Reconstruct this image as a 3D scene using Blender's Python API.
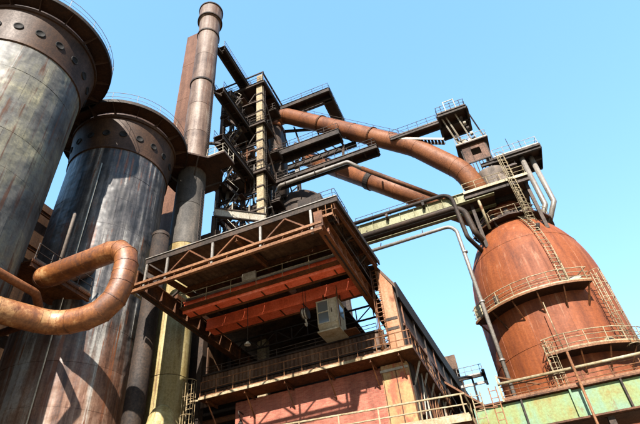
import bpy, bmesh, math, random
from mathutils import Vector as V, Matrix, Quaternion
random.seed(7)
R_ = math.radians
scene = bpy.context.scene
for o in list(bpy.data.objects): bpy.data.objects.remove(o)

# ------------------------------------------------------------------ camera
EYE = V((0, 0, 1.7))
F, CX, CY = 488.0, 320.0, 212.0          # pixels, in the 640 x 424 photograph
zc = V((-65, -575, 488)).normalized()    # world axes seen from the camera (right, down, forward)
yc = V((255, 393, 488)); yc = (yc - zc * yc.dot(zc)).normalized()
xc = yc.cross(zc)
c_right = V((xc.x, yc.x, zc.x)); c_down = V((xc.y, yc.y, zc.y)); c_fwd = V((xc.z, yc.z, zc.z))
cam = bpy.data.cameras.new('camera'); cam_o = bpy.data.objects.new('camera', cam)
scene.collection.objects.link(cam_o)
cam.sensor_width = 36; cam.sensor_fit = 'HORIZONTAL'; cam.lens = F / 640 * 36; cam.clip_end = 5000; cam.clip_start = .05
m = Matrix((c_right, -c_down, -c_fwd)).transposed().to_4x4(); m.translation = EYE
cam_o.matrix_world = m
scene.camera = cam_o

# ------------------------------------------------------------------ light
SUN = V((0.22, -1, 0.74)).normalized()   # towards the sun
world = bpy.data.worlds.new('World'); scene.world = world; world.use_nodes = True
nt = world.node_tree; bg = nt.nodes['Background']
sky = nt.nodes.new('ShaderNodeTexSky'); sky.sky_type = 'NISHITA'; sky.sun_disc = False
sky.sun_elevation = math.asin(SUN.z); sky.sun_rotation = math.atan2(SUN.x, SUN.y)
sky.air_density = 1.5; sky.dust_density = .3; sky.ozone_density = 6.0; sky.altitude = 100
gm = nt.nodes.new('ShaderNodeGamma'); gm.inputs[1].default_value = .5; nt.links.new(sky.outputs[0], gm.inputs[0])
hs = nt.nodes.new('ShaderNodeHueSaturation'); hs.inputs['Saturation'].default_value = 1.5; nt.links.new(gm.outputs[0], hs.inputs['Color'])
nt.links.new(hs.outputs[0], bg.inputs[0]); bg.inputs[1].default_value = 0.15
sl = bpy.data.lights.new('sun', 'SUN'); sl.energy = 4.6; sl.angle = R_(.53); sl.color = (1, .945, .86)
so = bpy.data.objects.new('sun', sl); scene.collection.objects.link(so)
so.rotation_euler = (-SUN).to_track_quat('-Z', 'Y').to_euler(); so.location = (10, -40, 60)
vs = scene.view_settings; vs.view_transform = 'Standard'; vs.look = 'None'; vs.gamma = 1; vs.exposure = 2.38
vs.use_curve_mapping = False

# ------------------------------------------------------------------ materials
MATS = {}
ALB = .34
def new_mat(name):
    mt = bpy.data.materials.new(name); mt.use_nodes = True
    MATS[name] = mt
    return mt, mt.node_tree.nodes, mt.node_tree.links, mt.node_tree.nodes['Principled BSDF']
def lnk(L, a, b): L.new(a, b)
def noise(N, L, pos, scale, detail=6, rough=.6, vscale=(1, 1, 1), dist=0):
    mp = N.new('ShaderNodeMapping'); mp.inputs['Scale'].default_value = vscale
    L.new(pos, mp.inputs['Vector'])
    n = N.new('ShaderNodeTexNoise'); n.inputs['Scale'].default_value = scale
    n.inputs['Detail'].default_value = detail; n.inputs['Roughness'].default_value = rough
    n.inputs['Distortion'].default_value = dist
    L.new(mp.outputs[0], n.inputs['Vector'])
    return n.outputs['Fac']
def mathn(N, L, op, a, b=None, c=None):
    n = N.new('ShaderNodeMath'); n.operation = op
    for i, v in enumerate((a, b, c)):
        if v is None: continue
        if isinstance(v, (int, float)): n.inputs[i].default_value = v
        else: L.new(v, n.inputs[i])
    return n.outputs[0]
def ramp(N, L, fac, stops, mode='LINEAR'):
    r = N.new('ShaderNodeValToRGB'); e = r.color_ramp.elements; r.color_ramp.interpolation = mode
    while len(e) > 1: e.remove(e[-1])
    for i, (p, c) in enumerate(stops):
        q = e[0] if i == 0 else e.new(p)
        q.position = p; q.color = (c, c, c, 1) if isinstance(c, (int, float)) else (*c, 1)
    L.new(fac, r.inputs[0])
    return r.outputs[0]
def mixc(N, L, fac, a, b, mode='MIX'):
    n = N.new('ShaderNodeMix'); n.data_type = 'RGBA'; n.blend_type = mode
    if isinstance(fac, (int, float)): n.inputs[0].default_value = fac
    else: L.new(fac, n.inputs[0])
    for i, v in ((6, a), (7, b)):
        if isinstance(v, tuple): n.inputs[i].default_value = (*v, 1)
        else: L.new(v, n.inputs[i])
    return n.outputs[2]

def weathered(name, cols, streak=.5, patch=.4, fine=.25, rough=(.75, .5), spec=.16, metal=0., rnd=.08,
              drips=None, drip_amt=(.58, .68), bump=.25, pscale=.3, sscale=1.6, rustc=None, rust_at=(.6, .7), con=3.2, sat=1.4, lower=None, buckle=0.):
    """base colours spread by big patches, vertical streaks and fine grain; optional pale/dark drips and rust spots"""
    mt, N, L, P = new_mat(name)
    pos = N.new('ShaderNodeNewGeometry').outputs['Position']
    oi = N.new('ShaderNodeObjectInfo').outputs['Random']
    n1 = noise(N, L, pos, pscale, 8, .62, dist=.4)
    n2 = noise(N, L, pos, sscale, 6, .6, (1, 1, .055))
    n3 = noise(N, L, pos, 7.5, 8, .7)
    tot = patch + streak + fine
    s = mathn(N, L, 'MULTIPLY', n1, patch / tot)
    s = mathn(N, L, 'MULTIPLY_ADD', n2, streak / tot, s)
    s = mathn(N, L, 'MULTIPLY_ADD', n3, fine / tot, s)
    s = mathn(N, L, 'SUBTRACT', s, .5); s = mathn(N, L, 'MULTIPLY_ADD', s, con, .5)
    r = mathn(N, L, 'SUBTRACT', oi, .5); s = mathn(N, L, 'MULTIPLY_ADD', r, rnd * 2, s)
    k = len(cols); sc = lambda c: tuple(max(0, sum(c) / 3 + (v - sum(c) / 3) * sat) * ALB for v in c); cols = [sc(c) for c in cols]; drips = sc(drips) if drips else None; rustc = sc(rustc) if rustc else None
    col = ramp(N, L, s, [(.08 + .84 * i / (k - 1), c) for i, c in enumerate(cols)])
    if lower:
        lc, zm, zw = lower; lc = [sc(c) for c in lc]
        zz = N.new('ShaderNodeSeparateXYZ'); L.new(pos, zz.inputs[0])
        zn = mathn(N, L, 'MULTIPLY_ADD', mathn(N, L, 'SUBTRACT', n1, .5), zw * 2.2, zz.outputs[2])
        zn = mathn(N, L, 'MULTIPLY_ADD', mathn(N, L, 'SUBTRACT', n2, .5), zw * 3.5, zn)
        f = ramp(N, L, mathn(N, L, 'MULTIPLY_ADD', mathn(N, L, 'SUBTRACT', zn, zm), .5 / zw, .5), [(.2, 1.), (.8, 0.)])
        col = mixc(N, L, f, col, ramp(N, L, s, [(.08 + .84 * i / (len(lc) - 1), c) for i, c in enumerate(lc)]))
    if drips:
        d = noise(N, L, pos, 3.1, 5, .65, (1, 1, .035), .15)
        d2 = noise(N, L, pos, .55, 4, .6)
        d = mathn(N, L, 'MULTIPLY_ADD', mathn(N, L, 'SUBTRACT', d2, .5), .35, d)
        f = ramp(N, L, d, [(drip_amt[0], 0.), (drip_amt[1], 1.)])
        col = mixc(N, L, f, col, drips)
    if rustc:
        d = noise(N, L, pos, 1.1, 10, .72, (1, 1, .45))
        f = ramp(N, L, d, [(rust_at[0], 0.), (rust_at[1], 1.)])
        col = mixc(N, L, f, col, rustc)
    g = ramp(N, L, n3, [(.3, .72), (.7, 1.12)])
    col = mixc(N, L, 1., col, g, 'MULTIPLY')
    L.new(col, P.inputs['Base Color'])
    rg = ramp(N, L, s, [(.1, rough[0]), (.9, rough[1])]); L.new(rg, P.inputs['Roughness'])
    P.inputs['Specular IOR Level'].default_value = spec; P.inputs['Metallic'].default_value = metal
    if bump:
        bp = N.new('ShaderNodeBump'); bp.inputs['Strength'].default_value = bump; bp.inputs['Distance'].default_value = .03
        hh = mathn(N, L, 'MULTIPLY_ADD', n2, .4, n3); L.new(hh, bp.inputs['Height']); L.new(bp.outputs[0], P.inputs['Normal'])
        if buckle:
            b2 = N.new('ShaderNodeBump'); b2.inputs['Strength'].default_value = 1.; b2.inputs['Distance'].default_value = buckle
            L.new(noise(N, L, pos, .7, 2, .5), b2.inputs['Height']); L.new(bp.outputs[0], b2.inputs['Normal']); L.new(b2.outputs[0], P.inputs['Normal'])
    return mt

RUSTY = [(.08, .04, .026), (.2, .1, .065), (.32, .19, .135), (.42, .29, .22), (.62, .52, .44)]
weathered('stove_paint', [(.04, .033, .029), (.1, .091, .083), (.18, .17, .152), (.27, .25, .195), (.5, .45, .31)],
          streak=.8, patch=.9, fine=.12, rough=(.6, .45), spec=.22, metal=.0, rnd=.04, drips=(.13, .065, .038), drip_amt=(.55, .64), bump=.12, sscale=.8, con=4., sat=1.25, pscale=.22, lower=(RUSTY, 9, 3), buckle=.2)
weathered('stove_streaked', [(.022, .02, .02), (.055, .049, .048), (.11, .1, .096), (.2, .182, .17), (.5, .475, .44)],
          streak=1.2, patch=.5, fine=.12, rough=(.52, .38), spec=.3, metal=.0, rnd=.04, drips=(.24, .1, .055), drip_amt=(.57, .64), bump=.12, sscale=2.0, con=4.4, sat=1.2, lower=(RUSTY, 15, 3.5), buckle=.2)
weathered('chimney_shade', [(.03, .027, .025), (.07, .062, .055), (.13, .115, .1), (.24, .2, .17)], streak=.4, patch=.5, fine=.2, rough=(.75, .6), spec=.2)
weathered('stove_collar', [(0.0182, 0.0105, 0.007), (0.0455, 0.0252, 0.0168), (0.0805, 0.0462, 0.0301), (0.133, 0.0805, 0.0525)], streak=.3, patch=.6, fine=.3)
weathered('deck_rust', [(0.0221, 0.0119, 0.0085), (0.0553, 0.0289, 0.0187), (0.102, 0.0527, 0.0323)], streak=.1, patch=.6, fine=.4)
weathered('near_black', [(.006, .005, .005), (.014, .012, .011), (.026, .02, .017)], streak=.2, patch=.5, fine=.4, rough=(.85, .7))
weathered('dark_steel', [(.012, .0095, .0085), (.03, .0225, .019), (.06, .042, .032), (.095, .06, .042)], streak=.2, patch=.5, fine=.4, rough=(.8, .6))
weathered('brown_steel', [(.035, .018, .012), (.09, .042, .024), (.17, .075, .04), (.24, .12, .07)], streak=.25, patch=.5, fine=.4)
weathered('rust_pipe', [(.1, .042, .026), (.19, .082, .048), (.28, .128, .075), (.36, .185, .115)], streak=.15, patch=.6, fine=.35, rough=(.7, .5), rnd=.12)
weathered('hot_main', [(.09, .034, .017), (.2, .082, .04), (.33, .15, .078), (.56, .35, .21)], streak=.3, patch=.8, fine=.25, rough=(.6, .36), spec=.4, rnd=.08,
          rustc=(.16, .06, .026), rust_at=(.53, .63), con=4., pscale=.6)
weathered('vessel_rust', [(0.101, 0.036, 0.0234), (0.224, 0.0744, 0.039), (0.325, 0.11, 0.0546), (0.414, 0.162, 0.0845)], streak=1.0, patch=.45, fine=.15, rough=(.75, .55), rnd=.03,
          drips=(.46, .25, .165), drip_amt=(.6, .76), sscale=1.6, con=2.3, sat=1.25, buckle=.1)
weathered('chimney_paint', [(.06, .036, .026), (.14, .09, .066), (.23, .165, .128), (.33, .265, .215)], streak=.8, patch=.6, fine=.3, rough=(.7, .5), spec=.25, rnd=.12, drips=(.13, .062, .036), drip_amt=(.57, .68), con=4., sscale=2., buckle=.06)
weathered('stack_rust', [(0.0638, 0.0306, 0.0204), (0.128, 0.0638, 0.0408), (0.187, 0.0978, 0.0638), (0.246, 0.153, 0.111)], streak=.5, patch=.4, fine=.35)
weathered('yellow_plaster', [(0.208, 0.144, 0.0726), (0.352, 0.274, 0.145), (0.48, 0.403, 0.238), (0.576, 0.502, 0.33)], streak=.7, patch=.6, fine=.25, rough=(.75, .6), drips=(.2, .13, .08), drip_amt=(.6, .7), con=4.)
weathered('red_paint', [(0.805, 0.228, 0.158), (1.19, 0.333, 0.228), (1.4, 0.438, 0.315), (1.47, 0.595, 0.455)], streak=.25, patch=.5, fine=.25, rough=(.6, .45), rustc=(.13, .04, .02), rust_at=(.62, .74))
weathered('cream_paint', [(.2, .14, .085), (.38, .3, .2), (.52, .45, .33), (.62, .56, .44)], streak=.4, patch=.4, fine=.3, rustc=(.2, .09, .045), rust_at=(.6, .68))
weathered('rail_paint', [(.16, .11, .075), (.36, .29, .2), (.5, .43, .31), (.56, .5, .38)], streak=.1, patch=.4, fine=.5, bump=0, rnd=.15, rustc=(.17, .08, .045), rust_at=(.6, .68))
weathered('rust_rail', [(.1, .05, .03), (.24, .125, .075), (.36, .21, .13)], streak=.1, patch=.5, fine=.5, bump=0, rnd=.2)
weathered('dark_rail', [(.02, .016, .015), (.06, .045, .038), (.13, .1, .08)], streak=.1, patch=.5, fine=.5, bump=0, rnd=.2)
weathered('pale_steel', [(.25, .2, .15), (.42, .37, .3), (.55, .51, .44), (.62, .6, .55)], streak=.3, patch=.4, fine=.3, rough=(.6, .4), rustc=(.25, .12, .07), rust_at=(.62, .7))
weathered('green_paint', [(.3, .25, .1), (.28, .34, .16), (.23, .34, .22), (.28, .4, .3)], streak=.5, patch=.8, fine=.2, rough=(.6, .42), rustc=(.2, .08, .035), rust_at=(.57, .66), pscale=.6, con=3.4, sat=1.3)
weathered('bridge_green', [(0.15, 0.126, 0.0726), (0.27, 0.252, 0.158), (0.345, 0.336, 0.224), (0.413, 0.392, 0.277)], streak=.3, patch=.5, fine=.25, rustc=(.2, .09, .05), rust_at=(.6, .7))
weathered('salmon_panel', [(.22, .095, .05), (.36, .17, .1), (.46, .25, .16), (.52, .33, .23)], streak=.5, patch=.4, fine=.25, rustc=(.22, .09, .045), rust_at=(.58, .68))
weathered('corrugated', [(.035, .022, .016), (.085, .05, .034), (.15, .09, .06), (.22, .145, .1)], streak=.6, patch=.4, fine=.3)
weathered('grey_pipe', [(.12, .1, .085), (.22, .195, .17), (.34, .31, .28), (.42, .4, .37)], streak=.3, patch=.4, fine=.3, rough=(.55, .38), spec=.5, rustc=(.2, .1, .06), rust_at=(.6, .7))
weathered('neck_grey', [(.09, .075, .065), (.17, .14, .12), (.25, .21, .18), (.3, .22, .17)], streak=.6, patch=.4, fine=.2)
weathered('gravel', [(0.27, 0.23, 0.176), (0.432, 0.365, 0.284), (0.594, 0.513, 0.405), (0.756, 0.661, 0.54)], streak=.0, patch=.4, fine=.6, bump=.6, rnd=0)
weathered('pillar_concrete', [(.36, .2, .12), (.47, .3, .18), (.5, .36, .2), (.56, .42, .29)], streak=.5, patch=.6, fine=.2, rustc=(.42, .17, .12), rust_at=(.52, .6))
weathered('cab_paint', [(.3, .24, .16), (.5, .44, .34), (.6, .56, .47)], streak=.5, patch=.4, fine=.2, rustc=(.22, .1, .05), rust_at=(.56, .66))
def glass(name):
    mt, N, L, P = new_mat(name)
    P.inputs['Base Color'].default_value = (.05, .055, .055, 1); P.inputs['Roughness'].default_value = .12; P.inputs['Specular IOR Level'].default_value = .6
glass('dirty_glass')
def bricks(name):
    mt, N, L, P = new_mat(name)
    pos = N.new('ShaderNodeNewGeometry').outputs['Position']
    sp = N.new('ShaderNodeSeparateXYZ'); L.new(pos, sp.inputs[0])
    cb = N.new('ShaderNodeCombineXYZ'); L.new(sp.outputs[0], cb.inputs[0]); L.new(sp.outputs[2], cb.inputs[1])
    b = N.new('ShaderNodeTexBrick'); L.new(cb.outputs[0], b.inputs['Vector'])
    b.inputs['Color1'].default_value = (.15, .043, .028, 1); b.inputs['Color2'].default_value = (.2, .072, .047, 1); b.inputs['Mortar'].default_value = (.18, .1, .075, 1)
    b.inputs['Scale'].default_value = 1.; b.inputs['Brick Width'].default_value = .26; b.inputs['Row Height'].default_value = .078
    b.inputs['Mortar Size'].default_value = .006; b.inputs['Bias'].default_value = -.1
    n1 = noise(N, L, pos, .45, 8, .65); n2 = noise(N, L, pos, 1.2, 6, .6, (1, 1, .08))
    s = mathn(N, L, 'ADD', mathn(N, L, 'MULTIPLY', n1, .6), mathn(N, L, 'MULTIPLY', n2, .5))
    col = mixc(N, L, 1., b.outputs['Color'], ramp(N, L, s, [(.36, (.38, .34, .32)), (.48, (.8, .76, .72)), (.58, (1.05, 1, .97)), (.7, (1.5, 1.4, 1.3))]), 'MULTIPLY')
    L.new(col, P.inputs['Base Color']); P.inputs['Roughness'].default_value = .85; P.inputs['Specular IOR Level'].default_value = .2
    bp = N.new('ShaderNodeBump'); bp.inputs['Strength'].default_value = .9; bp.inputs['Distance'].default_value = .03
    L.new(mathn(N, L, 'SUBTRACT', 1., b.outputs['Fac']), bp.inputs['Height']); L.new(bp.outputs[0], P.inputs['Normal'])
bricks('brick')

# ------------------------------------------------------------------ helpers
col = scene.collection
UP = V((0, 0, 1))
def H(x, y, h): return V((x, y, h + 1.7))          # h is height above the eye
def root_of(o):
    while o.parent: o = o.parent
    return o
class MB:
    def __init__(s): s.v = []; s.f = []; s.sm = []
    def add(s, vs, fs, smooth=False):
        b = len(s.v); s.v += [V(p) for p in vs]; s.f += [tuple(b + i for i in f) for f in fs]; s.sm += [smooth] * len(fs)
        return s
    def box(s, a, b):
        (x0, y0, z0), (x1, y1, z1) = a, b
        x0, x1 = min(x0, x1), max(x0, x1); y0, y1 = min(y0, y1), max(y0, y1); z0, z1 = min(z0, z1), max(z0, z1)
        return s.add([(x0, y0, z0), (x1, y0, z0), (x1, y1, z0), (x0, y1, z0), (x0, y0, z1), (x1, y0, z1), (x1, y1, z1), (x0, y1, z1)],
                     [(0, 3, 2, 1), (4, 5, 6, 7), (0, 1, 5, 4), (1, 2, 6, 5), (2, 3, 7, 6), (3, 0, 4, 7)])
    def frame(s, a, b, up=UP):
        d = (V(b) - V(a)).normalized()
        if abs(d.dot(up)) > .99: up = V((0, 1, 0))
        w = d.cross(up).normalized(); u = w.cross(d).normalized()
        return d, w, u
    def bar(s, a, b, w, h=None, up=UP, off=(0, 0)):
        h = h or w; a = V(a); b = V(b); d, x, u = s.frame(a, b, up)
        q = []
        for p in (a, b):
            for sx, sy in ((-1, -1), (1, -1), (1, 1), (-1, 1)):
                q.append(p + x * (sx * w / 2 + off[0]) + u * (sy * h / 2 + off[1]))
        return s.add(q, [(0, 1, 2, 3), (7, 6, 5, 4), (0, 4, 5, 1), (1, 5, 6, 2), (2, 6, 7, 3), (3, 7, 4, 0)])
    def ibeam(s, a, b, h, w, t=.04, up=UP):
        s.bar(a, b, w, t, up, (0, h / 2 - t / 2)); s.bar(a, b, w, t, up, (0, -h / 2 + t / 2)); s.bar(a, b, t, h - 2 * t, up)
        return s
    def tube(s, path, r, seg=12, cap=True, smooth=True):
        path = [V(p) for p in path]; n = len(path); rr = r if isinstance(r, (list, tuple)) else [r] * n
        tang = []
        for i in range(n):
            t = (path[min(i + 1, n - 1)] - path[max(i - 1, 0)]).normalized(); tang.append(t)
        x = tang[0].orthogonal().normalized(); vs = []
        for i in range(n):
            if i:
                ax = tang[i - 1].cross(tang[i])
                if ax.length > 1e-6: x = Quaternion(ax.normalized(), tang[i - 1].angle(tang[i])) @ x
            y = tang[i].cross(x).normalized()
            for k in range(seg):
                a = 2 * math.pi * k / seg; vs.append(path[i] + (x * math.cos(a) + y * math.sin(a)) * rr[i])
        fs = []
        for i in range(n - 1):
            for k in range(seg):
                k2 = (k + 1) % seg; fs.append((i * seg + k, i * seg + k2, (i + 1) * seg + k2, (i + 1) * seg + k))
        s.add(vs, fs, smooth)
        if cap:
            b = len(s.v) - n * seg
            s.f.append(tuple(b + k for k in reversed(range(seg)))); s.f.append(tuple(b + (n - 1) * seg + k for k in range(seg))); s.sm += [False, False]
        return s
    def lathe(s, c, prof, seg=48, a0=0., a1=2 * math.pi, smooth=True):
        full = abs(a1 - a0 - 2 * math.pi) < 1e-6; n = seg if full else seg + 1
        vs = []; fs = []
        for r, z in prof:
            for k in range(n):
                a = a0 + (a1 - a0) * k / seg; vs.append((c[0] + r * math.cos(a), c[1] + r * math.sin(a), z))
        for i in range(len(prof) - 1):
            for k in range(seg):
                k2 = (k + 1) % n; fs.append((i * n + k, i * n + k2, (i + 1) * n + k2, (i + 1) * n + k))
        return s.add(vs, fs, smooth)
    def ring(s, c, r0, r1, z0, z1, seg=64, a0=0., a1=2 * math.pi):
        """an annular slab (or a sector of one, closed at its ends)"""
        s.lathe(c, [(r0, z0), (r1, z0), (r1, z1), (r0, z1), (r0, z0)], seg, a0, a1, False)
        if abs(a1 - a0 - 2 * math.pi) > 1e-6:
            for a in (a0, a1):
                ca, sa = math.cos(a), math.sin(a)
                s.add([(c[0] + r * ca, c[1] + r * sa, z) for r, z in ((r0, z0), (r1, z0), (r1, z1), (r0, z1))], [(0, 1, 2, 3)])
        return s
    def mesh(s, name, mat, origin=V((0, 0, 0))):
        me = bpy.data.meshes.new(name); me.from_pydata([tuple(p - origin) for p in s.v], [], s.f)
        me.polygons.foreach_set('use_smooth', s.sm)
        bm = bmesh.new(); bm.from_mesh(me); bmesh.ops.recalc_face_normals(bm, faces=bm.faces); bm.to_mesh(me); bm.free()
        me.materials.append(MATS[mat]); me.update(); return me
    def build(s, name, mat, parent=None, origin=None, sharp=None):
        og = root_of(parent).location if parent else (origin or V((0, 0, 0)))
        me = s.mesh(name, mat, og)
        if sharp: me.set_sharp_from_angle(angle=R_(sharp))
        o = bpy.data.objects.new(name, me); col.objects.link(o)
        if parent: o.parent = parent
        else: o.location = og
        return o
def inst(name, me, parent, loc=(0, 0, 0), rot=None, scale=None, world=True):
    o = bpy.data.objects.new(name, me); col.objects.link(o); o.parent = parent
    o.location = V(loc) - (root_of(parent).location if world else V((0, 0, 0)))
    if rot: o.rotation_euler = rot
    if scale: o.scale = scale
    return o
def thing(name, label, cat, loc=(0, 0, 0), group=None):
    o = bpy.data.objects.new(name, None); col.objects.link(o); o.location = loc; o.empty_display_size = .3
    return tag(o, label, cat, group)
def tag(o, label, cat, group=None):
    o['label'] = label; o['category'] = cat
    if group: o['group'] = group
    return o
def fillet(pts, rad, n=8):
    """round the corners of a polyline"""
    pts = [V(p) for p in pts]; out = [pts[0]]
    for i in range(1, len(pts) - 1):
        a, b, c = pts[i - 1], pts[i], pts[i + 1]; r = rad[i - 1] if isinstance(rad, (list, tuple)) else rad
        u = (a - b).normalized(); w = (c - b).normalized(); ang = u.angle(w); d = min(r / math.tan(ang / 2), (a - b).length * .49, (c - b).length * .49)
        p0 = b + u * d; p1 = b + w * d; rr = d * math.tan(ang / 2)
        cen = b + (u + w).normalized() * (rr / math.sin(ang / 2)); e0 = p0 - cen; ax = e0.cross(p1 - cen)
        tot = e0.angle(p1 - cen); ax.normalize()
        for k in range(n + 1): out.append(cen + Quaternion(ax, tot * k / n) @ e0)
    out.append(pts[-1]); return out
POST = {}
def railing(parent, path, mat='rail_paint', h=1.1, sp=1.5, r=.03, closed=False, rails=(1., .52), toe=.16, name='railing'):
    """handrails in one mesh, every post an object of its own"""
    path = [V(p) for p in path]
    if closed: path = path + [path[0]]
    parent = root_of(parent); ro = None; ends = path
    fine_ = [path[0]]
    for a, b in zip(path, path[1:]):
        m_ = max(1, round((b - a).length / 1.7)); fine_ += [a.lerp(b, (k + 1) / m_) + V((random.uniform(-.02, .02), random.uniform(-.02, .02), 0)) * (k + 1 < m_) for k in range(m_)]
    path = fine_
    for k, q in enumerate(rails):
        mb = MB(); w = 2 * r * (1 if k == 0 else .75)
        mb.tube([p + UP * (h * q + random.uniform(-.02, .015)) for p in path], w / 2 * 1.1, 6, smooth=False)
        o = mb.build(name if k == 0 else 'lower_rail', mat, ro or parent); ro = ro or o
    if toe:
        mb = MB(); n = len(path); vs = []
        for i, p in enumerate(path):
            d = (path[min(i + 1, n - 1)] - path[max(i - 1, 0)]); d.z = 0; sd = V((d.y, -d.x, 0)).normalized() * .012
            vs += [p - sd, p + sd, p + sd + UP * toe, p - sd + UP * toe]
        fs = [(4 * i + a, 4 * i + 4 + a, 4 * i + 4 + (a + 1) % 4, 4 * i + (a + 1) % 4) for i in range(n - 1) for a in range(4)] + [(0, 1, 2, 3), (4 * n - 1, 4 * n - 2, 4 * n - 3, 4 * n - 4)]
        mb.add(vs, fs); mb.build('toe_board', mat, ro)
    key = (mat, h, r)
    if key not in POST: POST[key] = MB().tube([(0, 0, -.05), (0, 0, h + r)], r * .95, 6, smooth=False).mesh('railing_post', mat)
    # posts by arc length
    L = [0.]
    for i in range(len(path) - 1): L.append(L[-1] + (path[i + 1] - path[i]).length)
    n = max(1, round(L[-1] / sp))
    for k in range(n if closed else n + 1):
        t = L[-1] * k / n; i = 0
        while i < len(L) - 2 and L[i + 1] < t: i += 1
        f = (t - L[i]) / max(1e-6, L[i + 1] - L[i]); p = path[i].lerp(path[i + 1], min(1, f))
        inst('railing_post', POST[key], ro, p, (random.uniform(-.035, .035), random.uniform(-.035, .035), 0))
    return ro
def arc(c, r, z, a0, a1, n): return [V((c[0] + r * math.cos(a0 + (a1 - a0) * k / n), c[1] + r * math.sin(a0 + (a1 - a0) * k / n), z)) for k in range(n + 1)]
def ladder(parent, a, b, side, mat='rail_paint', w=.5, step=.33, r=.028, cage=False, out=None, name='ladder'):
    parent = root_of(parent); a, b, side = V(a), V(b), V(side).normalized(); mb = MB()
    for s in (-1, 1): mb.tube([a + side * s * w / 2, b + side * s * w / 2], r, 6)
    n = int((b - a).length / step)
    for k in range(n): 
        p = a.lerp(b, (k + .5) / n); mb.bar(p - side * w / 2, p + side * w / 2, r * 1.2)
    lo = mb.build(name, mat, parent) if parent else None
    if cage and out:
        out = V(out).normalized(); cb = MB(); n = max(2, int((b - a).length / 1.1)); d = (b - a).normalized(); rad = .42
        hoop = [side * math.cos(t) * rad + out * (math.sin(t) * rad * 1.1 + .15) for t in [math.pi * (-.25 + 1.5 * i / 10) for i in range(11)]]
        for k in range(n + 1):
            p = a.lerp(b, k / n)
            cb.tube([p + q for q in hoop], r * .8, 5)
        for i in (0, 3, 5, 7, 10): cb.tube([a + hoop[i], b + hoop[i]], r * .7, 5)
        cb.build('cage', mat, lo)
    return lo
def batten_beam(mb, a, b, h, w, n):   # a lattice girder: two chords and zigzag
    a, b = V(a), V(b); t = .1
    mb.bar(a + UP * h / 2, b + UP * h / 2, w, t); mb.bar(a - UP * h / 2, b - UP * h / 2, w, t)
    for k in range(n):
        p, q = a.lerp(b, k / n), a.lerp(b, (k + 1) / n); s = 1 if k % 2 else -1
        mb.bar(p + UP * s * h / 2, q - UP * s * h / 2, w * .5, t * .7)
        mb.bar(p + UP * h / 2, p - UP * h / 2, w * .5, t * .7, V((0, 1, 0)))

# ================================================================== ground
g = MB().add([(-1500, -1500, 0), (1500, -1500, 0), (1500, 1500, 0), (-1500, 1500, 0)], [(0, 1, 2, 3)]).build('ground', 'gravel')
g['kind'] = 'structure'

# ================================================================== hot blast stoves
SX, SR = -25.4, 4.0
COURSE = 2.57; NPL = 12
_p = 2 * math.pi / NPL
def plate_mesh(mat):
    mb = MB(); g0 = .006 / SR; a0, a1 = g0, _p - g0; n = 5; z0, z1 = .007, COURSE - .007
    vs = []
    for r in (SR - .05, SR):
        for z in (z0, z1):
            for k in range(n + 1):
                a = a0 + (a1 - a0) * k / n; vs.append((r * math.cos(a), r * math.sin(a), z))
    m_ = n + 1; fs = []; sm = []
    for k in range(n):
        fs += [(2 * m_ + k, 2 * m_ + k + 1, 3 * m_ + k + 1, 3 * m_ + k), (k, m_ + k, m_ + k + 1, k + 1),
               (k, k + 1, 2 * m_ + k + 1, 2 * m_ + k), (m_ + k, 3 * m_ + k, 3 * m_ + k + 1, m_ + k + 1)]; sm += [True, False, False, False]
    fs += [(0, 2 * m_, 3 * m_, m_), (n, m_ + n, 3 * m_ + n, 2 * m_ + n)]; sm += [False, False]
    mb.add(vs, fs); mb.sm = sm
    me = mb.mesh('shell_plate', mat); me.set_sharp_from_angle(angle=R_(40)); return me
PLATE = plate_mesh('stove_paint'); PLATE_DARK = plate_mesh('stove_streaked')
PORT = MB().lathe((0, 0), [(0, .015), (.23, .015), (.25, .05), (.3, .05), (.31, -.1)], 16).mesh('shaded_port', 'near_black')  # rim with a black disc painted in for the shaded port hole
GUS = MB().add([(0, -.02, 0), (1.35, -.02, 0), (1.35, -.02, -.16), (0, -.02, -.75), (0, .02, 0), (1.35, .02, 0), (1.35, .02, -.16), (0, .02, -.75)],
               [(0, 1, 2, 3), (7, 6, 5, 4), (0, 4, 5, 1), (1, 5, 6, 2), (2, 6, 7, 3), (3, 7, 4, 0)]).mesh('gusset', 'deck_rust')
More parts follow.
